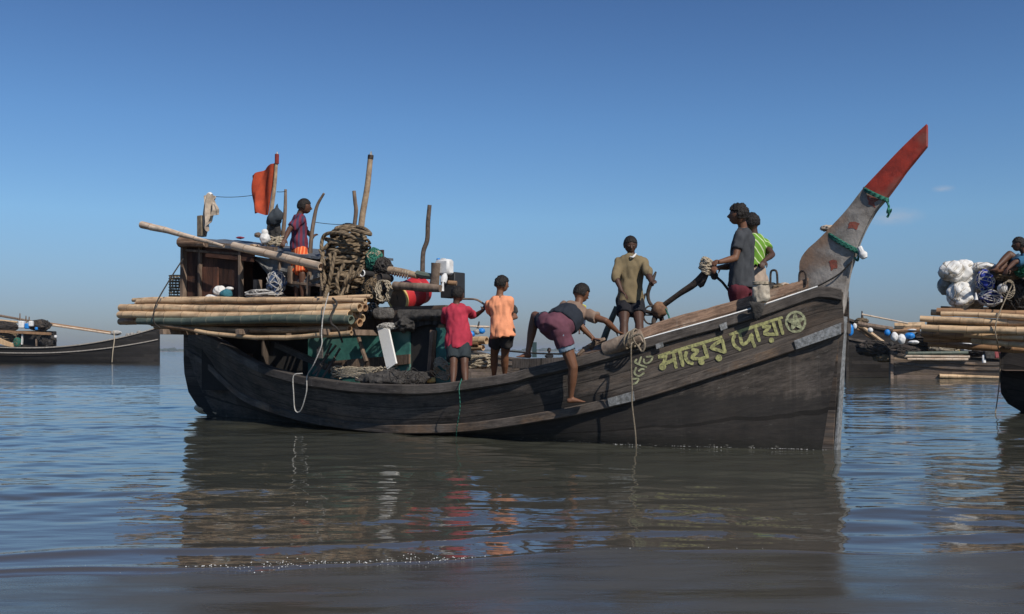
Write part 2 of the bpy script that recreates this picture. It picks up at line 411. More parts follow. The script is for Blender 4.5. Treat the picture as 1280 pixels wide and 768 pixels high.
M_bark = mk('bark pole', (.26, .19, .14), (.10, .07, .05), scale=10, stretch=(1, 1, .3), rough=.9, bump=.6)
M_rope = ropemat('thick rope', (.24, .18, .115), (.075, .055, .036), .05)
M_rope2 = ropemat('tan rope', (.42, .36, .27), (.29, .24, .17), .03)
M_ropew = mk('white rope', (.55, .53, .49), (.36, .34, .31), scale=40, rough=.95, bump=.5)
M_rope3 = mk('weathered brown rope', (.30, .25, .18), (.17, .135, .095), scale=40, rough=.95, bump=.5)
M_roped = mk('dark rope', (.055, .048, .042), (.025, .022, .02), scale=40, rough=.95, bump=.5)
M_ropeg = ropemat('green rope', (.05, .20, .14), (.02, .09, .07), .03)
M_tarp = mk('grey blue tarp', (.15, .165, .185), (.07, .08, .09), scale=5, rough=.6, bump=.5, dist=.05)
M_tarpg = mk('grey canvas', (.24, .235, .225), (.13, .13, .125), scale=5, rough=.85, bump=.6, dist=.05)
M_blackc = mk('black cloth', (.075, .069, .063), (.03, .028, .026), scale=9, rough=.95, bump=.7, dist=.05)
M_white = flat('white plastic', (.76, .75, .72), .5, var=.72, scale=9)
M_whited = flat('white painted board', (.85, .84, .80), .6, var=.93)
M_sack = mk('white sack', (.80, .79, .75), (.60, .58, .54), scale=7, rough=.75, bump=.6, dist=.05)
M_sackd = mk('netted sack', (.36, .34, .31), (.2, .19, .17), scale=11, rough=.85, bump=.7, dist=.04)
M_cloth = mk('beige cloth', (.55, .46, .36), (.33, .26, .20), scale=9, rough=.9, bump=.5, dist=.03)
M_drum = mk('red drum', (.52, .035, .04), (.36, .02, .025), scale=6, rough=.42, bump=.05)
M_yel = flat('yellow rim', (.75, .55, .2), .5)
M_blue = flat('blue plastic', (.02, .22, .62), .4)
M_iron = mk('rusty iron', (.10, .075, .06), (.035, .03, .028), scale=16, rough=.6, metallic=.5, bump=.5)
M_flag = mk('orange red cloth', (.56, .085, .03), (.34, .05, .022), scale=5, rough=.85, bump=.2)
M_skin = [mk('skin brown %d' % i, c, tuple(x*.8 for x in c), scale=12, rough=.55, bump=.1, spec=.35) for i, c in enumerate([(.17, .078, .042), (.10, .047, .028), (.22, .10, .052), (.075, .038, .025)])]
M_hair = mk('black hair', (.02, .015, .012), (.008, .007, .006), scale=60, rough=.6, bump=.9, stretch=(1, 1, .3))
M_eye = flat('eye white', (.35, .31, .27), .3)
M_iris = flat('dark iris', (.01, .008, .006), .2)

# ------------------------------------------------------------------ world, sun, camera
W = bpy.data.worlds.new('World'); bpy.context.scene.world = W; W.use_nodes = True
nt = W.node_tree; N = nt.nodes; L = nt.links
SD = V((.46, -.72, .74)).normalized()
el = math.asin(SD.z); az = math.atan2(SD.x, SD.y)
sky = N.new('ShaderNodeTexSky'); sky.sky_type = 'NISHITA'; sky.sun_disc = False; sky.sun_elevation = el; sky.sun_rotation = az
sky.air_density = 1.0; sky.dust_density = .6; sky.ozone_density = 2.0; sky.altitude = 0
bg = N['Background']; bg.inputs[1].default_value = .085
# the sky's own colour: a hazy band low down, deeper blue higher up, two faint wisps of cloud
tc = N.new('ShaderNodeTexCoord'); sx = N.new('ShaderNodeSeparateXYZ'); L.new(tc.outputs['Generated'], sx.inputs[0])
cr = N.new('ShaderNodeValToRGB'); L.new(sx.outputs[2], cr.inputs[0])
e = cr.color_ramp.elements; e[0].position = 0; e[0].color = (.45, .50, .70, 1); e[1].position = 1; e[1].color = (.65, .8, 1, 1)
for p, c in ((.05, (.53, .64, .90)), (.13, (.68, .93, 1.17)), (.22, (.60, .87, 1.16)), (.33, (.49, .71, 1.0))):
    x = e.new(p); x.color = (*c, 1)
mul = N.new('ShaderNodeMix'); mul.data_type = 'RGBA'; mul.blend_type = 'MULTIPLY'; mul.inputs[0].default_value = 1
L.new(sky.outputs[0], mul.inputs[6]); L.new(cr.outputs[0], mul.inputs[7]); sout = mul.outputs[2]
for (px, py, wd) in ((1117, 271, .016), (1179, 236, .006)):
    d = V(((px-640)/F0, 1, -(py-H0)/F0)).normalized()
    mp = N.new('ShaderNodeMapping'); mp.vector_type = 'POINT'; mp.inputs['Location'].default_value = -d; 
    L.new(tc.outputs['Generated'], mp.inputs[0])
    m2 = N.new('ShaderNodeMapping'); m2.inputs['Scale'].default_value = (1/wd, 1/wd, 3.2/wd); L.new(mp.outputs[0], m2.inputs[0])
    nz = N.new('ShaderNodeTexNoise'); nz.inputs['Scale'].default_value = 1.6; nz.inputs['Detail'].default_value = 5; L.new(m2.outputs[0], nz.inputs[0])
    ln = N.new('ShaderNodeVectorMath'); ln.operation = 'LENGTH'; L.new(m2.outputs[0], ln.inputs[0])
    a = N.new('ShaderNodeMath'); a.operation = 'SUBTRACT'; a.inputs[0].default_value = 1.9; L.new(ln.outputs['Value'], a.inputs[1])
    b = N.new('ShaderNodeMath'); b.operation = 'MULTIPLY'; b.use_clamp = True; L.new(a.outputs[0], b.inputs[0]); L.new(nz.outputs['Fac'], b.inputs[1])
    b2 = N.new('ShaderNodeMath'); b2.operation = 'MULTIPLY'; b2.inputs[1].default_value = .42; L.new(b.outputs[0], b2.inputs[0])
    mx = N.new('ShaderNodeMix'); mx.data_type = 'RGBA'; L.new(b2.outputs[0], mx.inputs[0]); L.new(sout, mx.inputs[6]); mx.inputs[7].default_value = (5.2, 5.6, 6.4, 1)
    sout = mx.outputs[2]
L.new(sout, bg.inputs[0])
SUNP = 4.2
sl = bpy.data.lights.new('sun', 'SUN'); sl.energy = SUNP; sl.angle = math.radians(.5); sl.color = (1, .93, .84)
so = bpy.data.objects.new('sun', sl); C.objects.link(so); so.rotation_euler = (-SD).to_track_quat('-Z', 'Y').to_euler(); so.location = (20, -10, 30)
cam = bpy.data.cameras.new('camera'); co = bpy.data.objects.new('camera', cam); C.objects.link(co)
co.location = (0, 0, CH); co.rotation_euler = (math.pi/2, 0, 0); cam.sensor_width = 36; cam.lens = F0/1280*36
cam.shift_y = (H0-384)/1280; cam.clip_end = 20000; cam.clip_start = .1
sc = bpy.context.scene; sc.camera = co
vs_ = sc.view_settings; vs_.view_transform = 'Standard'; vs_.look = 'None'; vs_.exposure = 0; vs_.gamma = 1; vs_.use_curve_mapping = False

# ------------------------------------------------------------------ the moored fishing boat
def U(px, v):
    k = (px-640)/F0
    return (17.5*k+5.7+v*(-BN.x+BN.y*k))/(BD.x-BD.y*k)
def WZ(px, py, v): return Q(px, py, v).z
vs_tab = [(0, .06), (.5, .27), (1, .47), (2, .82), (3, 1.08), (4.5, 1.32), (6, 1.40), (7.5, 1.32), (8.5, 1.15), (9.5, .86), (10.3, .53), (11, .21), (11.42, .10)]
vw_tab = [(.55, .03), (1.2, .10), (2.2, .24), (3.5, .52), (4.5, .76), (5.15, .87), (5.75, .95), (6.5, 1.0), (7.5, .97), (8.2, .93), (9.3, .74), (10.1, .45), (10.9, .16), (11.3, .08)]
fs = lambda u: lerpt(vs_tab, u)
fw = lambda u: lerpt(vw_tab, u)
fr = lambda u: .42*fw(u)+.58*fs(u)
NN = 96
sheer_px = [(236, 408), (255, 417), (276, 427), (304, 445), (332, 458), (361, 466), (377, 470), (403, 474), (445, 479), (501, 481), (543, 480), (577, 476), (640, 466), (662, 460), (723, 446), (767, 434), (838, 414), (939, 386), (987, 370), (1024, 358), (1052, 362)]
gl_px = [(235, 424), (262, 436), (304, 461), (340, 476), (366, 482), (403, 486), (445, 491), (501, 494), (577, 489), (640, 479), (700, 465), (740, 456), (767, 450), (838, 427), (905, 410), (950, 395), (1021, 375), (1053, 374)]
rt_px = [(236, 436), (262, 452), (276, 467), (304, 490), (332, 504), (361, 514), (389, 521), (431, 528), (465, 532), (501, 533), (577, 531), (640, 523), (700, 513), (761, 500), (793, 491), (850, 474), (910, 454), (992, 427), (1055, 403)]
rb_px = [(236, 446), (262, 463), (304, 500), (340, 514), (389, 527), (431, 533), (465, 537), (501, 540), (577, 538), (640, 531), (700, 521), (740, 513), (793, 500), (873, 476), (995, 437), (1055, 417)]
def rowp(px, fn): return cat([QF(x, y, fn) for x, y in px], NN)
R_sheer = rowp(sheer_px, fs); R_gl = rowp(gl_px, lambda u: .94*fs(u)+.06*fw(u)); R_rt = rowp(rt_px, fr); R_rb = rowp(rb_px, lambda u: .5*fw(u)+.5*fs(u))
R_wl = cat([bp(u, v, 0) for u, v in vw_tab], NN)
R_bl = cat([bp(u+.1*(1-u/5.6), v*.72, -.28) for u, v in vw_tab], NN); R_kl = cat([bp(u+.25*(1-u/5.6), .03, -.5) for u, v in vw_tab], NN)
def port(p):
    u, v, w = uvw(p); return bp(u, -v, w)
def shell(rows, sub=3, mirror=False, inset=0):
    m = MB(); G = []
    for a, b in zip(rows, rows[1:]):
        for k in range(sub): G.append([p.lerp(q, k/sub) for p, q in zip(a, b)])
    G.append(rows[-1])
    if inset: G = [[bp(uvw(p)[0], uvw(p)[1]-inset, uvw(p)[2]) for p in r] for r in G]
    if mirror: G = [[port(p) for p in r] for r in G]
    vsx = [p for r in G for p in r]; uv = []; n = len(G[0]); acc = 0
    for i, r in enumerate(G):
        if i: acc += (r[n//2]-G[i-1][n//2]).length
        for p in r: uv.append((uvw(p)[0]+(40 if mirror else 0), acc+i*.0001))
    m.add(vsx, [(i*n+j, i*n+j+1, (i+1)*n+j+1, (i+1)*n+j) for i in range(len(G)-1) for j in range(n-1)], uv)
    return m
def sweep(path, out, inn, up, dn, m=None, mirror=False):
    "rectangular timber along path: reaches out/inn sideways and up/dn vertically"
    m = m or MB(); n = len(path); vsx = []; uv = []; l = 0
    for i, p in enumerate(path):
        t = (path[min(i+1, n-1)]-path[max(i-1, 0)]); t.z = 0; t.normalize(); s = V((t.y, -t.x, 0))
        if s.dot(BN) < 0: s = -s
        if mirror: s = -s
        if i: l += (p-path[i-1]).length
        c = .012
        sec = [(out-c, up), (out, up-c), (out, -dn+c), (out-c, -dn), (-inn+c, -dn), (-inn, -dn+c), (-inn, up-c), (-inn+c, up)]
        for q, (a, b) in enumerate(sec): vsx.append(p+s*a+V((0, 0, b))); uv.append((l, q*.06))
    k = 8; fsx = [(i*k+j, i*k+(j+1) % k, (i+1)*k+(j+1) % k, (i+1)*k+j) for i in range(n-1) for j in range(k)]
    fsx += [tuple(range(k)), tuple((n-1)*k+j for j in range(k))]
    return m.add(vsx, fsx, uv)
boat = thing('fishing_boat', 'big black wooden fishing boat with tall red-tipped curved prow and painted lettering on its bow', 'boat', bp(5.6, 0, 0), 'wooden fishing boats')
rows = [R_sheer, R_gl, R_rt, R_rb, R_wl, R_bl, R_kl]
stb = shell(rows); hull = stb.obj('hull', M_hull, boat, angle=60)
BV = BVHTree.FromPolygons([tuple(p) for p in stb.v], stb.f)
m = shell(rows, mirror=True); hp = m.obj('hull', M_hull, boat, angle=60)
def deckw(u): return lerpt([(0, .95), (1.5, .62), (3, .42), (7.3, .5), (8.2, .62), (8.5, 1.02), (9.5, 1.02), (10.5, 1.08), (11.3, 1.3)], u)
def hw(u, w, ins=.07):
    ws = lerpt([(uvw(p)[0], uvw(p)[2]) for p in R_sheer[::4]], u); t = min(1, max(0, w/ws))
    return max(.02, fw(u)+(fs(u)-fw(u))*t-ins)
# inside faces
for mir in (False, True):
    G = []
    for k in range(5):
        r = []
        for p in R_sheer:
            u, v, w = uvw(p); wd = deckw(u)-.03; z = w+(wd-w)*k/4 if w > wd else wd
            r.append(bp(u, (hw(u, z, .06))*(-1 if mir else 1), z))
        G.append(r)
    MB().grid(G).obj('inner_planking', M_hullin, boat)
m = MB(); G = [[bp(u*.1142, hw(u*.1142, deckw(u*.1142))*s, deckw(u*.1142)) for u in range(2, 99)] for s in (-1, -.5, 0, .5, 1)]
m.grid(G, (0, 0, -.03)); m.obj('deck', M_board, boat, smooth=False)
sweep([p+V((0, 0, -.06)) for p in R_sheer], .035, .12, .06, .065).obj('gunwale', M_gun, boat)
sweep([port(p)+V((0, 0, -.06)) for p in R_sheer], .035, .12, .06, .065, mirror=True).obj('gunwale', M_gun, boat)
rm = [a.lerp(b, .5) for a, b in zip(R_rt, R_rb)]
sweep(rm, .05, .03, .055, .06).obj('rub_rail', M_rail, boat)
sweep([port(p) for p in rm], .05, .03, .055, .06, mirror=True).obj('rub_rail', M_rail, boat)
# ribs visible inside the stern and amidships
m = MB()
for i in range(34):
    j = 6+i*2
    if j >= 88: break
    for s in (1, -1):
        p = R_sheer[j]; u, v, w = uvw(p); wd = deckw(u)-.02
        if w-.1 <= wd: continue
        a = bp(u, (hw(u, w, .085))*s, w-.1); b = bp(u, (hw(u, wd, .085))*s, wd)
        m.bar(a, b, .07, .06, up=BD)
m.obj('ribs', M_hullin, boat)
# thwarts
for u in (1.2, 2.0, 8.0):
    w = lerpt([(uvw(p)[0], uvw(p)[2]) for p in R_sheer[::4]], u)-.17
    MB().bar(bp(u, -hw(u, w), w), bp(u, hw(u, w), w), .16, .06).obj('thwart', M_board, boat)
# reddish inner rail that stands above the gunwale towards the bow
ir_px = [(757, 436), (800, 418), (838, 404), (890, 390), (936, 377), (985, 362), (1010, 354)]
ir = cat([QF(x, y, lambda u: fs(u)-.13) for x, y in ir_px], 30)
m = sweep([p+V((0, 0, .012*noise.noise(V((i*.7, 0, 0))))) for i, p in enumerate(ir)], .05, .06, .055, .10)
m.obj('inner_rail', M_redwood, boat)
trim = [QF(x, y, lambda u: fs(u)+.03) for x, y in [(767, 434.3), (838, 414.2), (890, 400), (939, 385.5), (987, 369.8), (1022, 358)]]
sweep([p+V((0, 0, -.005)) for p in cat(trim, 24)], .014, .006, .012, .010).obj('worn_edge_highlight', M_whited, boat)  # white strip: the worn rail edge and its highlight put into colour
# wash board along the far side amidships, and the low foredeck hatch
MB().grid([[Q(640, 449+d, .30) for d in (0, 12)], [Q(700, 447+d*.9, .30) for d in (0, 12)], [Q(757, 438+d*.9, .30) for d in (0, 12)]], BN*-.05).obj('wash_board', M_gun, boat)
a, b, c, d = Q(725, 444, .45), Q(757, 436, .45), Q(757, 425, -.2), Q(728, 434, -.2)
MB().prism([a, b, c, d], (0, 0, -.04)).obj('hatch_board', M_redwood, boat)
# posts and prow
def plate(px, v=0, th=.09):
    o = [Q(x, y, v) for x, y in px]
    return [p+BN*th for p in o], BN*(-2*th)
o, f = plate([(233, 405), (233, 450), (234, 467), (239, 490), (249, 506), (268, 524), (300, 524), (285, 508), (262, 480), (250, 450), (246, 405)], 0, .06)
MB().prism(o, f).obj('stern_post', M_hull, boat, smooth=False)
o, f = plate([(1034, 362), (1056.5, 366), (1053.5, 396), (1051, 440), (1044, 568), (1030, 568), (1034, 470)], 0, .10)
MB().prism(o, f).obj('stem_post', M_rail, boat, smooth=False)
o, f = plate([(1054.5, 396), (1057, 396), (1048, 568), (1044, 568), (1050, 440)], 0, .075)
MB().prism(o, f).obj('stem_sheathing', M_tin2, boat, smooth=False)
def slab(L_, R_, n, th0, th1, mat, name):
    "blade between a left and a right edge line, slightly lens-shaped"
    a = cat([Q(x, y, 0) for x, y in L_], n); b = cat([Q(x, y, 0) for x, y in R_], n); m = MB(); vsx = []; uv = []
    for i in range(n):
        th = th0+(th1-th0)*i/(n-1); k = 7
        ring = []
        for s in (1, -1):
            for j in range(k):
                t = j/(k-1) if s > 0 else 1-j/(k-1)
                bulge = th*(.86+.14*math.sin(math.pi*t))+.006*noise.noise(V((i*.5, j*.9, s)))
                ring.append(a[i].lerp(b[i], t)+BN*bulge*s); uv.append((i/n*1.2, j*.1))
        vsx += ring
    q = 2*7
    m.add(vsx, [(i*q+j, i*q+(j+1) % q, (i+1)*q+(j+1) % q, (i+1)*q+j) for i in range(n-1) for j in range(q)]+[tuple(range(q)), tuple((n-1)*q+j for j in range(q))], uv)
    m.obj(name, mat, boat, angle=35); return m
prow_mb = slab([(1003, 372), (1002, 350), (1002, 328), (1010, 314), (1022, 303), (1038, 287), (1060, 263), (1080, 237)], [(1054, 392), (1058, 365), (1062, 342), (1067, 327), (1077, 297), (1093, 267), (1107, 250)], 26, .085, .065, M_tin, 'prow')
slab([(1080, 237), (1093, 223), (1127, 187), (1159, 156)], [(1107, 250), (1120, 233), (1133, 215), (1159, 183.5)], 14, .065, .045, M_red, 'prow_tip')
PBV = BVHTree.FromPolygons([tuple(p) for p in prow_mb.v], prow_mb.f)
for q in ([(1083, 243), (1104, 252), (1097, 262), (1086, 255)], [(1062, 277), (1075, 279), (1071, 287), (1060, 285)], [(1036, 326), (1046, 325), (1047, 335), (1039, 338)], [(1045, 300), (1050, 301), (1049, 305), (1045, 304)]):
    o_ = []
    for k in range(16):
        a = k/16*4; i0 = int(a); f0 = a-i0; x = q[i0][0]+(q[(i0+1) % 4][0]-q[i0][0])*f0; y = q[i0][1]+(q[(i0+1) % 4][1]-q[i0][1])*f0; x += math.sin(k*3.1)*.8; y += math.cos(k*4.7)*.8
        d = V(((x-640)/F0, 1, -(y-H0)/F0)).normalized(); h = PBV.ray_cast(V((0, 0, CH)), d)[0]
        if h: o_.append(h+BN*.003)
    c_ = sum(o_, V())/len(o_); hc = PBV.ray_cast(V((0, 0, CH)), (c_-V((0, 0, CH))).normalized())[0]; c_ = (hc or c_)+BN*.003
    MB().add([c_]+o_, [(0, 1+j, 1+(j+1) % len(o_)) for j in range(len(o_))]).obj('red_paint_patch', mk('faded red patch', (.30, .075, .05), (.2, .08, .055), scale=20, rough=.7), boat, smooth=False)
def onhull(px, py, off=.004, fallback=0):
    d = V(((px-640)/F0, 1, -(py-H0)/F0)).normalized(); o = V((0, 0, CH))
    h, nn, i, t = BV.ray_cast(o, d)
    if h is None: h = Q(px, py, fallback); nn = -d
    if nn.dot(d) > 0: nn = -nn
    return h+nn*off
def brush(strokes, name, mat, root, w, off=.004, wob=.12, lbl=None):
    m = MB(); rnd = random.Random(3)
    for st in strokes:
        if st[0] == 'dot':
            _, x, y, r = st; c = onhull(x, y, off); k = 12
            ring = [onhull(x+r*math.cos(2*math.pi*j/k)*(1+rnd.uniform(-.1, .1)), y+r*math.sin(2*math.pi*j/k), off) for j in range(k)]
            m.add([c]+ring, [(0, 1+j, 1+(j+1) % k) for j in range(k)]); continue
        pts = [V((x, y, 0)) for x, y in st]
        P = cat(pts, max(8, len(pts)*4)); vsx = []; n = len(P)
        for i, p in enumerate(P):
            t = (P[min(i+1, n-1)]-P[max(i-1, 0)]).normalized(); s = V((-t.y, t.x, 0)); ww = w*(1+rnd.uniform(-wob, wob))*(.75 if i in (0, n-1) else 1)
            for q in (-1, 0, 1):
                x = p+s*q*ww/2; vsx.append(onhull(x.x, x.y, off))
        m.add(vsx, [(i*3+j, i*3+j+1, i*3+j+4, i*3+j+3) for i in range(n-1) for j in (0, 1)])
        off += .0006
    return m.obj(name, mat, root, smooth=False, label=lbl)
M_paint = mk('worn yellow green paint', (.42, .41, .17), (.13, .125, .07), scale=34, rough=.7, bump=.3, c3=(.30, .29, .13), lo=.36, hi=.56)
M_paint2 = mk('worn pale paint', (.46, .47, .28), (.15, .15, .09), scale=26, rough=.7, bump=.3)
T = lambda l: [(810+x*.1406, 385+y*.1406) for x, y in l]
D = lambda x, y, r: ('dot', 810+x*.1406, 385+y*.1406, r*.1406)
word1 = [T(l) for l in ([(90, 430), (660, 258)], [(160, 415), (150, 460), (130, 510)], [(90, 440), (150, 430)], [(135, 500), (190, 480), (240, 450)], [(225, 395), (252, 538)], [(280, 375), (312, 522)],
        [(345, 385), (332, 430), (355, 478), (405, 497)], [(385, 372), (445, 380), (390, 440), (450, 452), (520, 440)], [(495, 325), (532, 448)], [(655, 285), (562, 352), (620, 372), (690, 398)], [(655, 275), (688, 402)])]
word1 += [D(130, 522, 33), D(475, 480, 28), D(630, 445, 30)]
word2 = [T(l) for l in ([(720, 240), (1198, 83)], [(772, 240), (754, 290), (775, 340), (825, 375)], [(815, 225), (838, 322), (895, 290), (918, 232), (928, 290), (952, 352)], [(955, 178), (992, 302)],
        [(1012, 170), (1085, 168), (1032, 228), (1142, 236)], [(1110, 120), (1150, 248)], [(1165, 105), (1200, 238)])]+[D(1098, 288, 24)]
brush(word1, 'painted_word', M_paint, boat, 4.3); brush(word2, 'painted_word', M_paint, boat, 4.1)
T2 = lambda l: [(780+x*.078, 430+y*.078) for x, y in l]
brush([T2(l) for l in ([(350, 210), (455, 205), (430, 270), (370, 312), (318, 288), (322, 235)], [(280, 200), (240, 320)], [(165, 290), (250, 335), (370, 375)], [(205, 240), (170, 300)], [(200, 370), (170, 470), (240, 515), (330, 460)],
       [(230, 440), (290, 400), (330, 412)], [(110, 560), (170, 558), (235, 556), (205, 618), (120, 655)])], 'painted_initials', M_paint2, boat, 2.3)
ex, ey, er = 994.6, 402.5, 12.0
ring = [(ex+er*.98*math.cos(a*math.pi/12), ey+er*1.02*math.sin(a*math.pi/12)) for a in range(25)]
em = [ring]
for k in range(5):
    a = -math.pi/2-.1+k*2*math.pi/5
    for b in (-.35, 0, .35): em.append([(ex+3.6*math.cos(a+b*2), ey+3.6*math.sin(a+b*2)), (ex+er*.86*math.cos(a), ey+er*.86*math.sin(a))])
em.append(('dot', ex, ey, 4.8))
brush(em, 'star_emblem', M_paint2, boat, 3.1)
# sheet metal patches nailed over the timber
def patch(px, name='metal_patch', off=.062, th=.006, mat=None):
    o = [onhull(x, y, off) for x, y in px]; n = (o[1]-o[0]).cross(o[2]-o[0]).normalized()
    if n.y > 0: n = -n
    MB().prism([p+n*th for p in o], n*-2*th).obj(name, mat or M_tin2, boat, smooth=False)
patch([(992, 425.5), (1052, 403.5), (1052, 417.5), (995, 436.5)])
patch([(761, 497), (793, 488), (794.5, 499.5), (763, 507)])
patch([(899, 406), (908, 402.5), (909, 410), (901, 413)], off=.045); patch([(820, 430), (829, 427), (830, 433), (821, 436)], off=.045)

# ---------------- wheelhouse at the stern (part of the boat)
def wall(px0, px1, v, y0, y1, th=.04, y0b=None, y1b=None):
    "vertical panel on the plane v between two pixel columns"
    a, b, c, d = Q(px0, y1, v), Q(px1, y1b if y1b is not None else y1, v), Q(px1, y0b if y0b is not None else y0, v), Q(px0, y0, v)
    m = MB(); t = BN*-th; L = (b-a).length; H = (d-a).length
    vsx = [a, b, c, d, a+t, b+t, c+t, d+t]
    uv = [(0, 0), (0, L), (H, L), (H, 0)]*2
    return m.add(vsx, [(0, 1, 2, 3), (7, 6, 5, 4), (0, 4, 5, 1), (1, 5, 6, 2), (2, 6, 7, 3), (3, 7, 4, 0)], uv)
house = wall(229, 302, .55, 303, 376, y0b=308)
t = wall(229, 258, -.8, 300, 376); 
house.obj('wheelhouse_wall', M_cabin, boat, smooth=False)
u0, u1 = U(229, .55), U(402, .55); zt, zb = WZ(229, 303, .55), WZ(229, 380, .55)
m = MB(); m.box(bp(u0+.02, -.13, (zt+zb)/2), 1.34, .04, zt-zb, BN, BD, None); m.box(bp((u0+u1)/2, -.82, (zt+zb)/2-.1), u1-u0, .04, zt-zb-.2, BD, BN, None)
m.obj('wheelhouse_wall', M_cabin, boat, smooth=False)
m = MB(); m.bar(Q(300, 312, .3), Q(300, 380, .3), .5, .05, up=BD); m.obj('wheelhouse_partition', M_cabin, boat, smooth=False)
m = MB(); m.box(bp((u0+u1)/2, -.12, 1.72), u1-u0, 1.5, .06, BD, BN, None); m.obj('wheelhouse_floor', M_board, boat, smooth=False)
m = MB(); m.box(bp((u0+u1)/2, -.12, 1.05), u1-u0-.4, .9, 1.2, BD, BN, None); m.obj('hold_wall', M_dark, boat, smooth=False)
# lighter door board and framing
wall(252, 272, .57, 334, 376).obj('door_board', planks('door boards', (.15, .06, .035), (.05, .025, .018), .3), boat, smooth=False)
for a, b, w in (((230, 303), (229, 376), .09), ((250, 305), (250, 376), .06), ((301, 307), (301, 376), .07), ((233, 313), (300, 318), .05), ((322, 350), (322, 372), .11), ((350, 318), (349, 372), .05), ((352, 352), (408, 358), .05), ((387, 340), (385, 370), .055), ((365, 333), (364, 355), .10), ((404, 330), (402, 372), .05)):
    p, q = Q(*a, .59), Q(*b, .59); MB().bar(p, q, w, w*.8, up=BD if abs(a[0]-b[0]) < 10 else V((0, 0, 1))).obj('frame_post' if abs(a[0]-b[0]) < 10 else 'frame_rail', M_bark, boat)
# roof
ru0, ru1 = U(232, .6), U(352, .6); ru2 = U(408, .6)
rz0, rz1 = WZ(232, 303, .6), WZ(352, 316, .6)
rows_ = []
for i in range(20):
    u = ru0+(ru2-ru0)*i/19; t = i/19
    z = WZ(232, 301, .6)*(1-t)+WZ(408, 322, .6)*t
    rows_.append([bp(u, .66-1.55*j/9, z+.025*noise.noise(V((i*.6, j*.8, 1)))+.10*min(1, j/5)) for j in range(10)])
MB().grid(rows_, (0, 0, -.04)).obj('roof', M_tarp, boat)
m = MB(); m.tube([Q(226, 303, .7), Q(258, 304, .7)], [.09, .075, .07], n=10, sub=5); m.obj('roof_beam', M_redwood, boat)
m = MB(); m.bar(Q(256, 306, .62), Q(345, 313, .62), .07, .09); m.obj('roof_beam', M_bark, boat)
m = MB(); m.bar(Q(258, 314, .6), Q(318, 320, .6), .03, .2); m.obj('roof_fascia', M_cabin, boat)
# ---------------- engine house amidships
eu0, eu1 = U(396, .45), U(556, .42)
m = wall(385, 512, .42, 404, 482); m.obj('engine_house_wall', M_green, boat, smooth=False)
wall(545, 566, .42, 410, 480).obj('engine_house_wall', M_green, boat, smooth=False)
wall(410, 508, .44, 388, 421, y1b=414).obj('engine_house_fascia', planks('dark fascia', (.10, .075, .06), (.04, .03, .025), .12), boat, smooth=False)
m = MB(); m.box(bp((eu0+eu1)/2, .14, 1.05), eu1-eu0, .50, 1.12, BD, BN, None); m.box(bp((eu0+eu1)/2-.4, -.42, 1.05), eu1-eu0-.8, .62, 1.116, BD, BN, None); m.obj('engine_house_shade_box', M_dark, boat, smooth=False)  # solid dark box: the shade behind the doorway put into its colour
m = MB(); zt2 = WZ(480, 386, .45); m.box(bp((eu0+eu1)/2, .14, zt2), eu1-eu0, .54, .05, BD, BN, None); m.box(bp((eu0+eu1)/2-.4, -.42, zt2-.004), eu1-eu0-.8, .6, .05, BD, BN, None); m.obj('engine_house_top', M_board, boat, smooth=False)
wall(410, 511, .48, 452, 467, y0b=443, y1b=455).obj('side_plank', M_board, boat, smooth=False)
MB().bar(Q(542, 413, .47), Q(537, 479, .47), .09, .06, up=BD).obj('door_post', M_redwood, boat)
MB().bar(Q(458, 452, .5), Q(448, 422, .5), .05, .04, up=BD).obj('brace', M_bark, boat)
MB().bar(Q(372, 410, -.3), Q(372, 470, -.3), 1.5, .04, up=BD).obj('bulkhead', M_hullin, boat, smooth=False)
# rising plank of the far bulwark seen over the stern, and dark struts
MB().bar(Q(345, 431, .55), Q(408, 459, .75), .06, .09).obj('bulwark_plank', M_gun, boat)
for a, b in (((420, 432), (391, 468)), ((414, 430), (395, 472)), ((425, 436), (402, 474))):
    MB().tube([Q(*a, .6), Q(*b, .95)], .018, n=6).obj('strut', M_rail, boat)
# deck hooks at the bow (bent iron bars)
for x, y, h_ in ((967, 359, 18), (1003, 356, 14)):
    b0 = Q(x-4, y, .15); b1 = Q(x+5, y, .15); t0 = Q(x-3.5, y-h_, .15); t1 = Q(x+4, y-h_, .15); mid = Q(x+.3, y-h_-3, .15)
    MB().tube([b0, t0, mid, t1, b1], .013, n=8, sub=24).obj('iron_hook', M_iron, boat)
# outrigger beams under the bamboo
for x in (205, 300, 405):
    p = Q(x, 415, 1.45); u, v, w = uvw(p)
    MB().bar(bp(u, 1.5, w), bp(u, -1.2, w), .09, .08).obj('outrigger_beam', M_bark, boat)

# ------------------------------------------------------------------ gear aboard: every piece its own thing
GB = 'bamboo poles bundled along the side'
def pole(a, b, r0, r1, mat, label, grp=GB, bend=0, seed=0, name='bamboo_pole', cat_='bamboo pole', node=.34):
    o = ringed(a, b, r0, r1, bend=bend, seed=seed, node=node, n=12).obj(name, mat, None, label=label, cat_=cat_, group=grp)
    return o
pole(Q(165, 375, 1.05), Q(463, 369, .95), .032, .03, M_bam, 'thin straw yellow bamboo pole lying on the very top of the big bundle', seed=1)
pole(Q(172, 377.5, 1.2), Q(456, 375.5, 1.15), .045, .038, M_bam, 'slim yellow bamboo pole second from the top of the big bundle', seed=2)
pole(Q(151, 385, 1.3), Q(450, 384, 1.3), .062, .060, M_bam, 'thick tan bamboo pole on the face of the big bundle, above its twin', seed=3)
pole(Q(150, 394, 1.33), Q(438, 392, 1.35), .060, .062, M_bam, 'thick tan bamboo pole on the face of the big bundle, right above the green one', seed=4)
pole(Q(172, 401, 1.38), Q(438, 402, 1.4), .060, .064, M_bamg, 'grey green bamboo pole on the face of the big bundle', seed=5)
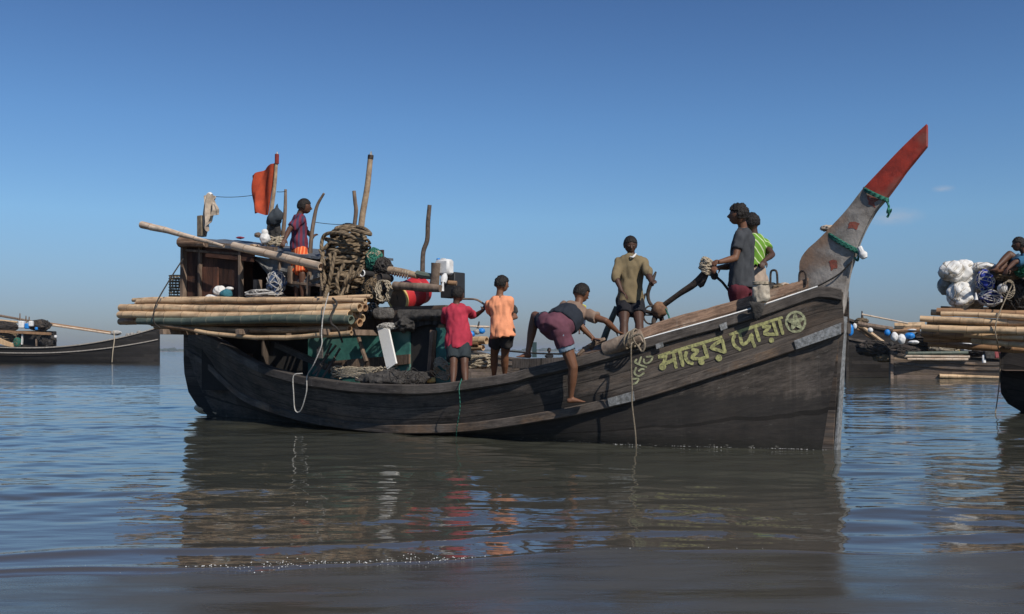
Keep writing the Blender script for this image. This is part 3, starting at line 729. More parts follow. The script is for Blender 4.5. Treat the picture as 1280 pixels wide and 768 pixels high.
pole(Q(149, 402, 1.2), Q(449, 404, 1.2), .055, .060, M_bam2, 'brown bamboo pole behind the green one with its open end showing', seed=6)
pole(Q(195, 409, 1.3), Q(438, 411, 1.3), .035, .048, M_bam2, 'dull brown bamboo pole tucked beneath the green one', seed=7)
pole(Q(186, 404, 1.36), Q(300, 420, 1.36), .03, .04, M_bam2, 'thin dark pole slanting down beneath the left end of the bundle', grp=GB, seed=8)
pole(Q(245, 414, 1.4), Q(440, 417, 1.35), .032, .036, M_bam, 'sagging slim tan bamboo pole lowest under the big bundle', bend=-.07, seed=9)
for i, (x0, y0, x1, y1, v, r) in enumerate([(160, 384, 455, 378, 1.0, .055), (156, 392, 446, 391, 1.1, .06), (162, 386, 457, 384, 1.14, .055), (158, 399, 452, 397, 1.05, .058), (190, 404, 445, 406, 1.05, .055), (170, 380, 448, 380, .85, .05), (164, 390, 450, 388, .9, .055)]):
    pole(Q(x0, y0, v), Q(x1, y1, v), r, r, M_bam if i % 2 else M_bam2, 'tan bamboo pole packed behind the front row of the big bundle', seed=20+i)
# pale long poles on the wheelhouse roof edge
pole(Q(178, 281.5, .95), Q(280, 307, .85), .062, .022, M_bamp, 'long pale bamboo pole with split tapering end jutting out over the stern', grp='pale poles along the wheelhouse roof', seed=31, node=.42)
pole(Q(293, 308, .85), Q(402, 332.5, .85), .062, .060, M_bamp, 'pale bamboo pole crossing in front of the man in orange shorts', grp='pale poles along the wheelhouse roof', seed=32, node=.42)
# port side bundle seen between the two boys
for i, (x1, y, r, lb) in enumerate([(608, 426, .062, 'yellow bamboo pole end between the boys in red and orange shirts, uppermost there'), (600, 430, .05, 'brown bamboo pole end between the boys, in the middle of three'), (604, 435, .045, 'slim tan bamboo pole end between the boys, lowest of three')]):
    pole(Q(520, y+2, -.95), Q(x1, y, -.95), r, r, M_bam if i != 1 else M_bam2, lb, grp='bamboo on the far side of the boat', seed=40+i)
# lashings round the bundle
def rope(name, pts, r, mat, label, cat_='rope', sub=40, grp=None, n=7):
    return MB().tube(pts, r, n=n, sub=sub).obj(name, mat, None, label=label, cat_=cat_, group=grp)
rope('rope', [Q(230, 322, .75), Q(212, 350, 1.1), Q(196, 378, 1.45), Q(192, 394, 1.50), Q(193, 404, 1.48), Q(200, 410, 1.4)], .011, M_roped, 'dark rope slanting from the wheelhouse roof down round the left end of the bamboo')
rope('rope', [Q(416, 373, 1.3), Q(421, 380, 1.42), Q(414, 393, 1.48), Q(414, 404, 1.49), Q(422, 412, 1.46), Q(428, 428, 1.3)], .014, M_roped, 'dark lashing round the right end of the bamboo bundle')
rope('rope', [Q(411, 366, 1.45), Q(404, 394, 1.49), Q(402, 418, 1.5), Q(402, 432, 1.5), Q(392, 456, 1.5), Q(384, 470, 1.42), Q(383, 490, 1.38), Q(376, 513, 1.33), Q(369, 513, 1.33), Q(367, 492, 1.38), Q(367, 470, 1.42), Q(378, 467, 1.38)], .008, M_ropew, 'white cord hanging over the bamboo and looping down the hull near the stern', sub=90)
rope('rope', [Q(577, 474, 1.4), Q(574, 486, 1.48), Q(575, 510, 1.42), Q(571, 535, 1.33), Q(570, 551, 1.2)], .006, M_ropeg, 'thin green cord trailing down the hull beneath the boy in orange')
rope('rope', [Q(792, 428, 1.15), Q(789, 432, 1.25), Q(789, 460, 1.18), Q(790, 485, 1.12), Q(790, 505, 1.08), Q(794, 540, .98), Q(795, 559, .92)], .009, M_rope3, 'brown rope hanging straight down the bow left of the lettering')
m = MB()
for k in range(4):
    c = Q(790+k*3.6-5, 425.5-k*1.2, 1.04); A = BD*(.0)+V((0, 0, 1)); rnd = random.Random(k)
    m.tube([c+(BN*math.cos(a)+A*math.sin(a))*.095+BD*(.02*math.sin(a+k)) for a in [i*math.pi/8 for i in range(17)]], .011, n=6)
m.tube([Q(785, 424, 1.2), Q(800, 418, 1.2), Q(806, 430, 1.22), Q(803, 440, 1.22), Q(797, 432, 1.22)], .012, sub=24, n=6)
m.obj('rope_lashing', M_rope3, None, label='brown rope wound several turns round the rail by the climbing man hand', cat_='rope')
# thick log the climber leans on
m = MB(); m.tube([Q(757, 437, 1.0), Q(775, 430, 1.0), Q(802, 420, .95)], [.088, .092, .085], n=14, sub=8)
m.obj('log', mk('grey log', (.36, .28, .21), (.14, .10, .075), scale=9, stretch=(1, 1, 1), bump=.6), None, label='short thick weathered log laid along the rail under the climbing man hand', cat_='log')
m = MB(); m.tube([Q(751, 436, .1), Q(758, 415, .1), Q(771, 384, .1)], [.045, .04, .035], n=8, sub=6)
m.obj('wooden_pole', mk('mossy pole', (.13, .16, .13), (.07, .085, .07), bump=.5), None, label='leaning greenish pole between the climbing man and the man in olive', cat_='pole')
m = MB(); m.tube([Q(722, 444, .9), Q(735, 434, .8), Q(752, 426, .6)], [.02, .03, .03], n=7, sub=8); m.tube([Q(738, 436, .7), Q(744, 428, .7), Q(756, 424, .6)], [.03, .035, .02], n=7, sub=8)
m.obj('timber_scraps', M_bark, None, label='grey timber offcuts lying behind the thick log', cat_='timber')
m = MB(); m.tube([Q(636, 439, -.6), Q(672, 442, -.6), Q(720, 443, -.5)], .012, n=6, sub=8); m.obj('rope', M_roped, None, label='thin dark line stretched between the boy in orange and the climbing man', cat_='rope')

# upright poles and the flag
def stick(pts, r, label, v=.2, mat=None, name='wooden_pole'):
    return MB().tube([Q(x, y, v) for x, y in pts], r, n=9, sub=max(8, len(pts)*5)).obj(name, mat or M_bark, None, label=label, cat_='pole', group='poles standing up from the boat')
M_palepole = mk('pale pole', (.42, .31, .2), (.22, .15, .1), scale=9, rough=.8, bump=.4)
stick([(357, 237), (356, 270), (350, 330)], [.022, .034, .036], 'straight bark-covered pole just left of the man on the wheelhouse', .1)
stick([(405, 242), (397, 256), (393, 272), (389, 300), (387, 340)], [.018, .03, .032, .034], 'crooked branch pole held by the man on the wheelhouse', .3)
stick([(442.5, 239), (444, 254), (445, 265), (442, 290)], [.028, .032, .03], 'short knobbly pole poking out of the rope pile', .0)
stick([(533.5+3.5, 256.5), (535, 278), (534, 300), (529, 316), (528, 345)], [.03, .034, .034, .036], 'crooked dark pole standing alone right of the rope pile', .0, mk('dark bark', (.15, .115, .09), (.06, .045, .035), scale=14, bump=.6))
tp = thing('mast_pole', 'tallest bamboo pole rising from the rope pile with a bright metal tip', 'pole', Q(450, 300, .0), 'poles standing up from the boat')
MB().tube([Q(463, 198, 0), Q(459, 235, 0), Q(453, 270, 0), Q(450, 300, 0)], [.04, .046, .05], n=12, sub=14).obj('shaft', M_palepole, tp)
MB().tube([Q(463, 199, 0), Q(463.5, 194, 0)], .044, n=12).obj('band', M_iron, tp); MB().tube([Q(463.5, 195, 0), Q(464, 189, 0)], [.03, .004], n=10).obj('tip', M_tin2, tp)
fg = thing('flag', 'orange red flag hanging from a slanting pole above the wheelhouse', 'flag', Q(335, 305, .2))
MB().tube([Q(346, 195, .2), Q(343, 235, .2), Q(336, 285, .2), Q(334, 305, .2)], [.026, .032, .034], n=10, sub=14).obj('flagpole', M_palepole, fg)
MB().tube([Q(346, 205, .2), Q(346.2, 193, .2)], .034, n=10).obj('pole_wrap', flat('maroon wrap', (.22, .03, .02)), fg); MB().tube([Q(346.2, 194, .2), Q(346.4, 189.5, .2)], [.022, .004], n=8).obj('tip', M_tin2, fg)
top = [(345, 204), (338, 206), (330, 211), (323, 216), (317, 220)]; bot = [(335, 269), (330, 269), (325, 267), (320, 264), (317, 267)]
G = []
for j in range(26):
    s = j/25; q = s*4; i = min(3, int(q)); f_ = q-i; col = []
    tx, ty = [top[i][k]+(top[i+1][k]-top[i][k])*f_ for k in (0, 1)]; bx, by = [bot[i][k]+(bot[i+1][k]-bot[i][k])*f_ for k in (0, 1)]
    for k in range(24):
        t = k/23; x = tx+(bx-tx)*t-1.6*math.sin(math.pi*t)*s*2; y = ty+(by-ty)*t
        dv = .055*math.sin(s*9+t*2.6)*s**.5+.02*math.sin(s*19-t*5)*s
        col.append(Q(x, y, .2)+BN*dv)
    G.append(col)
MB().grid(G, BN*-.006).obj('cloth', M_flag, fg)
rope('wire', sag(Q(270, 246, .2), Q(318, 244, .2), .02), .005, M_roped, 'thin wire from the draped stick to the flag', cat_='wire', sub=0)
rope('wire', sag(Q(346, 240, .2), Q(357, 239.5, .2), .005), .005, M_roped, 'short thin wire between the flagpole and the straight pole', cat_='wire', sub=0)
rope('wire', sag(Q(394, 278, .2), Q(432, 281, .1), .01), .005, M_roped, 'thin wire from the crooked branch pole to the rope pile', cat_='wire', sub=0)
def softloft(secs, mat, name, label, cat_, v=.2, wr=.03, vox=.02, ws=7, depth=.7, seed=0):
    "draped cloth: px sections (x, y, half width px) fused and wrinkled"
    m = MB(); S = []
    for x, y, h_ in secs:
        c = Q(x, y, v); w = h_*c.y/F0; S.append((c, V((w, 0, 0)), V((0, w*depth, 0))))
    m.loft(S); return remesh(m, vox, 2, wr, ws, seed).obj(name, mat, None, label=label, cat_=cat_)
MB().box(Q(252.3, 283, .1), .125, .12, .36, BD, BN, None, .01).obj('wooden_post', mk('old post', (.26, .21, .14), (.13, .10, .07), scale=12, bump=.5), None, label='short square timber post on the left end of the wheelhouse roof', cat_='post')
G = []
for j in range(22):
    s_ = j/21; col = []
    tx = lerpt([(0, 257), (.4, 262), (.7, 268), (1, 271)], s_); ty = lerpt([(0, 247), (.4, 242), (.7, 245), (1, 252)], s_); bx = lerpt([(0, 257), (.3, 260), (.5, 262), (.75, 267), (1, 271)], s_); by = lerpt([(0, 286), (.3, 290), (.5, 281), (.75, 272), (1, 268)], s_)
    for k in range(22):
        t_ = k/21; col.append(Q(tx+(bx-tx)*t_+.8*math.sin(t_*7+s_*4), ty+(by-ty)*t_, .1)+BN*(.05*math.sin(s_*15+t_*2)+.05*math.sin(math.pi*s_)))
    G.append(col)
MB().grid(G, BN*-.012).obj('draped_cloth', M_cloth, None, label='beige cloth draped over a stick beside the square roof post', cat_='cloth')
MB().tube([Q(257, 294, .08), Q(262, 270, .08), Q(265, 243, .08)], .02, n=7, sub=6).obj('wooden_pole', M_bark, None, label='thin stick holding up the beige cloth beside the square roof post', cat_='pole')
softloft([(262, 240, 1.5), (262, 243, 4.5), (262, 246, 5)], M_sack, 'white_rag', 'small white cap of cloth on top of the beige drape', 'cloth', .05, seed=3, wr=.01)
softloft([(346.5, 255, 1), (346, 261, 4), (345, 268, 8), (343, 275, 10.5), (340, 281, 7)], flat('dark blue grey cloth', (.045, .055, .065), .9), 'draped_cloth', 'dark blue grey cloth hung on the flagpole foot', 'cloth', .28, seed=5, wr=.04)
softloft([(345, 276, 6), (344, 288, 7), (343, 299, 6)], M_blackc, 'dark_bundle', 'black bundle under the blue grey cloth beside the flagpole', 'bundle', .2, seed=6)
m = MB()
for k in range(9):
    rnd = random.Random(k); c = Q(342, 302, .25)
    m.tube([c+BD*(.2*math.cos(a))+BN*(.14*math.sin(a))+V((0, 0, .03*rnd.uniform(-1, 1)+.04*math.sin(a*2+k))) for a in [i*math.pi/8 for i in range(17)]], .014, n=6)
m.obj('rope_coil', M_rope2, None, label='loose coil of thin rope at the foot of the flagpole', cat_='rope coil')
remesh(blob(Q(331, 298, .5), .085, .07, .085, seed=4), .015, 1).obj('white_bag', M_white, None, label='white plastic bag on the wheelhouse roof left of the flagpole', cat_='bag')
remesh(blob(Q(331, 291, .5), .055, .05, .06, seed=14), .015, 1).obj('white_ball', M_white, None, label='small white float perched on top of the white bag', cat_='float')
blob(Q(322.5, 294, .5), .055, .05, .042, seed=5).obj('brown_bundle', mk('brown bundle', (.2, .15, .11), (.1, .075, .06)), None, label='small brown bundle next to the white bag on the roof', cat_='bundle')
remesh(blob(Q(300, 297.5, .1), .07, .05, .02, seed=6, amp=.3), .012, 1).obj('red_rag', flat('dark red rag', (.25, .03, .05), .9), None, label='flat dark red rag lying on the grey blue roof', cat_='rag')
MB().tube([Q(314.5, 308.2, .8), Q(330, 309, -.3)], .035, n=10).obj('log', M_bam, None, label='cut pole end showing under the roof edge left of the flagpole', cat_='log')
# canvas slung under the roof
G = []
for i in range(16):
    t = i/15; x = 309+97*t; ty = 319+16*t; by = lerpt([(0, 320), (.12, 326), (.3, 348), (.5, 357), (.75, 362), (1, 350)], t)
    G.append([Q(x, ty+(by-ty)*j/9, .56+.05*math.sin(j*.9+i*.7)*math.sin(math.pi*j/9)+.03*noise.noise(V((i*.5, j*.6, 2)))) for j in range(10)])
MB().grid(G, BN*-.01).obj('canvas_sheet', M_tarpg, None, label='grey canvas sheet slung under the roof behind the pale pole', cat_='canvas')
remesh(blob(Q(269, 372, .9), .16, .1, .05, seed=7), .015, 2, .012).obj('white_cloth', M_sack, None, label='folded white cloth on the left of the clothes pile on the bamboo', cat_='cloth')
remesh(blob(Q(275, 364, .9), .10, .09, .085, seed=8), .015, 2, .012).obj('white_cloth', M_sack, None, label='crumpled white cloth at the top of the clothes pile on the bamboo', cat_='cloth')
remesh(blob(Q(283, 368, .95), .10, .08, .075, seed=9), .015, 2, .012).obj('teal_cloth', flat('teal cloth', (.04, .16, .2), .9), None, label='teal cloth in the clothes pile on the bamboo', cat_='cloth')
remesh(blob(Q(287, 361, .9), .065, .05, .03, seed=10), .012, 2, .01).obj('white_cloth', M_sack, None, label='small white rag with a red spot on the teal cloth', cat_='cloth')
def netball(c, rx, ry, rz, mat, name, label, cat_, nr, r, seed=0, core=None):
    rt = thing(name, label, cat_, V(c)-V((0, 0, rz))); rnd = random.Random(seed)
    if core: blob(c, rx*.88, ry*.88, rz*.88, seed=seed, amp=.25).obj('bundle', core, rt)
    m = MB()
    for k in range(nr):
        pts = []; p = V((rnd.gauss(0, 1), rnd.gauss(0, 1), rnd.gauss(0, 1))).normalized(); q = V((rnd.gauss(0, 1), rnd.gauss(0, 1), rnd.gauss(0, 1))); q = (q-p*q.dot(p)).normalized(); a0 = rnd.uniform(0, 6)
        for i in range(12):
            a = a0+i*.38; d = (p*math.cos(a)+q*math.sin(a))*(.88+.16*noise.noise(V((i*.4, k, seed)))+.1*rnd.random())
            pts.append(V(c)+V((d.x*rx, d.y*ry, d.z*rz)))
        m.tube(cat(pts, 22), r, n=5)
    m.obj('cords' if core else 'strands', mat, rt); return rt
netball(Q(345, 354, .75), .15, .15, .2, M_ropew, 'net_heap', 'small blue and white net hung from the frame under the canvas', 'net', 20, .006, 3, flat('blue grey net', (.06, .09, .16), .9))
netball(Q(330, 368, .85), .30, .15, .08, M_ropew, 'net_heap', 'flat heap of pale netting lying on the bamboo right of the clothes', 'net', 16, .007, 4, mk('grey netting', (.16, .15, .14), (.06, .055, .05)))
# wicker basket peeping out at the stern
m = MB()
for k in range(9):
    m.tube([Q(222, 374-k*3.6, .3)+V((math.cos(a)*.14, math.sin(a)*.14, 0)) for a in [i*math.pi/8 for i in range(17)]], .011, n=5)
for k in range(14):
    a = k*math.pi/7; m.tube([Q(222, 376, .3)+V((math.cos(a)*.14, math.sin(a)*.14, 0)), Q(222, 345, .3)+V((math.cos(a+.5)*.13, math.sin(a+.5)*.13, 0))], .009, n=5)
m.obj('wicker_basket', mk('wicker', (.28, .22, .14), (.12, .09, .06)), None, label='tall wicker basket hanging behind the wheelhouse at the stern', cat_='basket')

# big tangle of thick mooring rope
rp = thing('rope_pile', 'huge tangled pile of thick brown mooring rope on the boat', 'rope pile', Q(432, 372, .25))
m = MB(); rnd = random.Random(11); c0 = Q(434, 326, .25)
for k in range(64):
    t = k/63; z = -.47+.92*t; rad = lerpt([(0, .20), (.3, .33), (.75, .30), (1, .20)], t)*rnd.uniform(.82, 1.12)
    cx = lerpt([(0, -.10), (.4, .03), (1, -.02)], t)+rnd.uniform(-.04, .04); tilt = V((rnd.uniform(-.28, .28), rnd.uniform(-.28, .28), 0)); ph = rnd.uniform(0, 6); sq = rnd.uniform(.75, 1.15)
    pts = []
    for i in range(15):
        a = ph+i*rnd.uniform(.36, .44); x = math.cos(a)*rad; y = math.sin(a)*rad*sq
        pts.append(c0+V((x+cx, y, z+x*tilt.x+y*tilt.y+.02*math.sin(a*3+k))))
    m.tube(cat(pts, 34), rnd.choice((.016, .020, .025)), n=8)
m.obj('coils', M_rope, rp)
m = MB()
m.tube([Q(447, 300, .5), Q(432, 292, .55), Q(420, 286, .4), Q(437, 283, .2), Q(455, 286, .3), Q(463, 293, .5), Q(455, 291, .6), Q(440, 287, .6)], .030, n=8, sub=46)
m.tube([Q(460, 306, .5), Q(440, 296, .6), Q(420, 291, .6), Q(406, 294, .6), Q(402, 305, .6), Q(403, 312, .65), Q(410, 306, .6)], .028, n=8, sub=46)
m.obj('loose_loops', M_rope, rp)
m = MB()
for k, (a, b, c, d) in enumerate([((404, 315), (402, 332), (406, 348), (404, 356)), ((412, 318), (415, 340), (409, 360), (404, 385)), ((419, 316), (413, 345), (409, 366), (400, 392)), ((430, 330), (421, 350), (424, 372), (412, 390)), ((442, 332), (432, 352), (428, 368), (418, 384)), ((399, 312), (406, 330), (401, 342), (403, 362)), ((450, 335), (440, 348), (432, 358), (425, 372)), ((455, 332), (447, 345), (438, 352), (433, 366))]):
    m.tube([Q(*a, .62+.03*k), Q(*b, .75+.02*k), Q(*c, .8), Q(*d, .95 if k > 5 or k == 0 else 1.25)], .026 if k < 5 else .016, n=8, sub=24)
m.obj('hanging_strands', M_rope, rp)
blob(Q(430, 368, -.1), .42, .3, .16, seed=3).obj('dark_bundle', M_blackc, None, label='black heap of cloth behind the foot of the rope pile', cat_='bundle')
blob(Q(436, 281.5, .1), .09, .1, .03, seed=9).obj('dark_cloth', flat('navy cloth', (.02, .025, .035), .9), None, label='scrap of navy cloth on the crown of the rope pile', cat_='cloth')
netball(Q(468, 326, .15), .13, .16, .19, M_ropeg, 'net_heap', 'green fishing net bundle to the right of the rope pile', 'net', 46, .009, 5, flat('green net', (.02, .13, .10), .9))
netball(Q(478, 334, .1), .15, .2, .15, M_roped, 'net_heap', 'dark net bundle between the green net and the red drum', 'net', 40, .008, 6, M_blackc)
m = MB()
for k in range(4): m.tube([Q(469, 317+k*1.2, .2)+V((math.cos(a)*.075, 0, math.sin(a)*.04+.0))+BN*(.02*k) for a in [i*math.pi/8 for i in range(12)]], .011, n=6)
m.obj('rope_coil', M_rope2, None, label='small cream rope ring on top of the green net', cat_='rope coil')
m = MB()
for k in range(9): rnd = random.Random(k); m.tube([Q(483+rnd.uniform(-1.5, 1.5), 364, .5)+V((math.cos(a)*rnd.uniform(.07, .095), 0, math.sin(a)*.15))+BN*(.012*k) for a in [i*math.pi/9 for i in range(19)]], .0085, n=5)
m.obj('rope_coil', M_rope2, None, label='hanging coil of thin cream rope left of the red drum', cat_='rope coil')
rnd = random.Random(4)
for (x, y, r, lb) in ((455, 342, .045, 'white-rimmed pipe end by the foot of the rope pile'), (477, 347, .055, 'dark round pipe mouth beside the cream rope coil')):
    c = Q(x, y, .5); t = thing('pipe_end', lb, 'pipe', c)
    m = MB(); m.tube([c+BN*.03, c-BN*.25+BD*-.05], r, n=14); m.obj('pipe', M_dark, t)
    MB().tube([c+BN*.034+(BD*math.cos(a)+V((0, 0, math.sin(a))))*r for a in [i*math.pi/10 for i in range(21)]], .009, n=6).obj('rim', M_whited if x < 460 else M_iron, t)
# red drum
dr = thing('red_drum', 'red plastic drum with a yellow rim lying on its side', 'drum', Q(512, 382, 0))
a = Q(497, 373, .38); b = Q(528, 362, -.15); d = (b-a).normalized()
MB().tube([a, a+d*.03, a+d*.12, a+d*.14, a+d*.16, a+d*.36, a+d*.38, a+d*.40, b-d*.03, b], [.19, .205, .205, .216, .205, .205, .216, .205, .205, .17], n=28).obj('shell', M_drum, dr)
MB().tube([a-d*.002+(d.orthogonal().normalized()*math.cos(t)+d.cross(d.orthogonal().normalized())*math.sin(t))*.188 for t in [i*math.pi/14 for i in range(29)]], .02, n=8).obj('rim', M_yel, dr)
MB().tube([a-d*.012, a-d*.005], .17, n=24).obj('lid', flat('brown lid', (.14, .1, .07)), dr)
MB().tube([a+d*.2+V((0, 0, .21)), a+d*.2+BN*.17+V((0, 0, .12)), a+d*.21+BN*.215+V((0, 0, -.02)), a+d*.2+BN*.15+V((0, 0, -.15))], .015, n=6, sub=14).obj('strap', M_blackc, dr)
# horizontal poles over the drum
MB().tube([Q(493, 357, .52), Q(520, 359, .52), Q(551, 361, .5)], [.058, .055, .062, .05], n=12, sub=12).obj('log', M_bark, None, label='thick grey log running across in front of the red drum', cat_='log', group='logs over the engine house')
MB().tube([Q(487, 338, .3), Q(505, 341, .3), Q(522, 345, .3)], [.06, .055, .045], n=12, sub=12).obj('log', M_palepole, None, label='rope-bound tan log slanting above the red drum', cat_='log', group='logs over the engine house')
m = MB()
for k in range(7):
    c = Q(491+k*3.2, 339+k*.7, .3); m.tube([c+V((0, math.cos(t)*.062, math.sin(t)*.062))+V((.01*math.sin(t), 0, 0)) for t in [i*math.pi/6 for i in range(13)]], .008, n=5)
m.obj('rope_lashing', M_rope2, None, label='thin rope turns bound round the tan log above the red drum', cat_='rope')
m = MB(); m.tube([Q(521, 342, .3), Q(530, 344.5, .3), Q(541, 346, .3)], [.045, .05, .04], n=8, sub=6); m.obj('bamboo_bundle', M_bamg, None, label='stub of green bamboo between the tan log and the upright timber', cat_='bamboo')
MB().tube([Q(545, 329, .3), Q(544, 345, .3), Q(542, 362, .3)], [.07, .062, .075], n=9, sub=8).obj('wooden_post', mk('brown stump', (.2, .15, .11), (.09, .065, .05), bump=.6), None, label='thick bark-covered stump standing left of the white jerrycan', cat_='post')
jc = thing('jerrycan', 'white plastic jerrycan tied behind the bark-covered stump', 'jerrycan', Q(553, 345, .2))
MB().box(Q(555.5, 334.5, .2), .25, .15, .22, BD, BN, None, .03).obj('body', M_white, jc); MB().tube([Q(548, 326, .15), Q(547.5, 323.5, .15)], .024, n=10).obj('cap', M_blue, jc); MB().tube([Q(551, 327, .15), Q(552, 324, .15), Q(557, 324.5, .15), Q(559, 327, .15)], .012, n=6, sub=10).obj('handle', M_white, jc)
wc = thing('white_jug', 'round-bellied white jug below the jerrycan, half hidden by the stump', 'jug', Q(555, 362, .4))
MB().tube([Q(554, 354, .42), Q(554.5, 350, .4), Q(556, 345, .36), Q(556.5, 342, .35)], [.04, .05, .045, .02], n=14, sub=10).obj('body', M_white, wc)
MB().tube([Q(552.5, 364, .45), Q(553, 358, .45), Q(554, 352, .45)], [.03, .022, .008], n=8, sub=6).obj('white_float', M_white, None, label='small white cone float hanging beside the white jug', cat_='float')
MB().box(Q(566, 357, -.05), .26, .25, .36, BD, BN, None, .01).obj('black_box', flat('black crate', (.035, .037, .04), .6), None, label='black crate standing behind the head of the boy in red', cat_='crate')
MB().tube([Q(560, 353.5, .3), Q(571, 354.5, .25)], .033, n=12).obj('pipe', M_bam2, None, label='brown pole stub sticking out of the black crate', cat_='pole')
rope('steering_rod', [Q(577, 374, .5), Q(585, 374, .5), Q(596, 375, .5), Q(606, 381, .45)], .014, M_bark, 'thin curved stick gripped by the boy in red', cat_='stick')
# black tarpaulin rolled along the cabin edge
G = []
for i in range(30):
    t = i/29; x = 497+60*t; row = []
    for j in range(14):
        s = j/13; y = 384+3*(1-s)+s*lerpt([(0, 26), (.1, 33), (.3, 26), (.6, 22), (1, 22)], t)
        row.append(Q(x, y, .48+.09*math.sin(math.pi*min(1, s*1.3))+.022*math.sin(i*1.3+s*3)*s))
    G.append(row)
MB().grid(G, BN*-.02).obj('black_tarpaulin', M_blackc, None, label='wrinkled black tarpaulin draped over the doorway beside the boy in red', cat_='tarpaulin')
remesh(blob(Q(510, 405, .5), .16, .12, .1, seed=13, amp=.4), .015, 2, .015).obj('black_tarpaulin', M_blackc, None, label='bunched black cloth hanging at the left corner of the doorway', cat_='cloth')
softloft([(480, 385, 13), (480, 392, 14), (480, 399, 12)], mk('weathered basket roll', (.13, .12, .11), (.06, .055, .05), scale=30, bump=.8), 'mat_roll', 'grey rolled mat above the white board', 'mat', .5, wr=.02, depth=.5)
netball(Q(486, 408, .55), .16, .06, .05, M_ropew, 'tangled_cord', 'tangle of pale cord above the white board', 'cord', 14, .006, 9)
netball(Q(466, 388, .45), .10, .1, .12, M_roped, 'net_heap', 'dark net bundle left of the grey rolled mat', 'net', 24, .008, 12, flat('slate netting', (.05, .06, .075), .9))
netball(Q(470, 362, .2), .22, .2, .22, M_rope, 'net_heap', 'brown and black net heap under the pipe ends', 'net', 40, .010, 15, M_blackc)
# white board
a, b, c, d = Q(470.8, 408, .62), Q(485.5, 412, .62), Q(495, 454.5, .62), Q(483.5, 462.5, .62)
MB().prism([a, b, c, d], -BN*.03).obj('white_board', M_whited, None, smooth=False, label='bright white board leaning against the green engine house', cat_='board')
# coils of line on the side deck
cc = thing('rope_coil', 'wide coil of cream fishing line lying on the side deck beneath the white board', 'rope coil', Q(445, 476, .95))
m = MB()
for k in range(24):
    rnd = random.Random(k); rx = rnd.uniform(.30, .50); c = Q(448, 470-k*.35, .85); q = rnd.uniform(0, 6)
    m.tube([c+BD*(rx*math.cos(t))+BN*(.22*math.sin(t))+V((0, 0, .03*math.sin(2*t+q)+rnd.uniform(-.02, .02))) for t in [i*math.pi/12 for i in range(25)]], .0095, n=5)
m.obj('turns', M_rope2, cc)
G = remesh(blob(Q(492, 474, .95), .48, .22, .11, seed=21, amp=.25), .02, 1, .03, 12)
t = thing('net_heap', 'low heap of black fishing net on the side deck left of the boy in red', 'net', Q(492, 482, .95)); G.obj('net', M_blackc, t)
m = MB(); rnd = random.Random(5)
for k in range(90):
    c = Q(492, 475, .95)+BD*rnd.gauss(0, .2)+BN*rnd.gauss(0, .07)+V((0, 0, .03+rnd.uniform(-.05, .1))); q = rnd.uniform(0, 6)
    m.tube([c+BD*(.07*math.cos(a+q))+BN*(.05*math.sin(a))+V((0, 0, .05*math.sin(a*1.3+k))) for a in [i*.5 for i in range(9)]], .004, n=4)
m.obj('loose_twine', M_roped, t)
m = MB()
for k in range(22):
    rnd = random.Random(k+50); c = Q(592, 452-k*.5, -.2); rx = rnd.uniform(.12, .34); q = rnd.uniform(0, 6)
    m.tube([c+BD*(rx*math.cos(a)+rnd.uniform(-.04, .04))+BN*(.2*math.sin(a))+V((0, 0, .04*math.sin(2*a+q)-.06))for a in [i*math.pi/10 for i in range(21)]], .014, n=5)
m.obj('rope_coil', M_rope2, None, label='heap of tan rope between the legs of the two boys', cat_='rope coil')
m = MB()
for k in range(9):
    rnd = random.Random(k+80); c = Q(552, 466-k*1.2, .5)
    m.tube([c+BD*(rnd.uniform(.08, .13)*math.cos(a))+BN*(.08*math.sin(a))+V((0, 0, .10*math.sin(a)+rnd.uniform(-.01, .01))) for a in [i*math.pi/10 for i in range(21)]], .010, n=5)
m.obj('rope_coil', M_rope2, None, label='coil of cream rope leaning on the green panel by the boy in red', cat_='rope coil')
MB().box(Q(536, 475, .6), .16, .12, .07, BD, BN, None, .015).obj('yellow_block', M_yel, None, label='small yellow block at the foot of the door post', cat_='block')
MB().box(Q(400, 441, 1.4), .11, .02, .16, BD, BN, None, .004).obj('wooden_tag', M_gun, None, label='square of grey wood threaded on the white cord', cat_='wood block')
# drift bamboo at the stern foot
t = thing('driftwood', 'worn brown timber end floating at the foot of the stern', 'driftwood', at(262, 514, 17.3))
m = MB(); m.tube([at(246, 510, 17.5), at(252, 511.5, 17.3), at(262, 513.5, 17.2), at(275, 517, 17.0), at(290, 519, 16.8)], [.05, .085, .07, .06, .03], n=9, sub=12); m.obj('timber', M_bam, t)
MB().tube([at(250, 510, 17.3), at(255, 506, 17.2)], [.02, .008], n=5).obj('twig', M_bark, t); MB().tube([at(264, 512, 17.1), at(267, 507, 17.1)], [.015, .006], n=5).obj('twig', M_bark, t)

# ---------------- anchor, prow ropes, bag
an = thing('anchor', 'four-armed wooden anchor with a long dark shank and round brown block', 'anchor', Q(822, 405, .2))
M_iron2 = mk('worn dark timber', (.085, .06, .045), (.03, .025, .022), scale=12, bump=.5)
MB().tube([Q(828, 383, .2), Q(850, 367, .2), Q(868, 355, .2), Q(884, 338, .2)], [.034, .034, .045, .04], n=10, sub=14).obj('shank', M_iron2, an)
remesh(blob(Q(824.5, 387.5, .2), .10, .09, .10, seed=17, amp=.1), .015, 1, .008).obj('block', mk('brown block', (.30, .17, .09), (.11, .06, .04), scale=9, bump=.6), an)
MB().tube([Q(816, 384, .2), Q(811, 376, .2), Q(810, 366, .2), Q(814, 354, .2), Q(820, 340, .15)], [.022, .022, .026, .03, .012], n=8, sub=20).obj('arm', M_iron2, an)
MB().tube([Q(818, 392, .1), Q(805, 388, .05), Q(803, 378, 0), Q(807, 367, 0)], [.022, .024, .026, .012], n=8, sub=16).obj('arm', M_iron2, an)
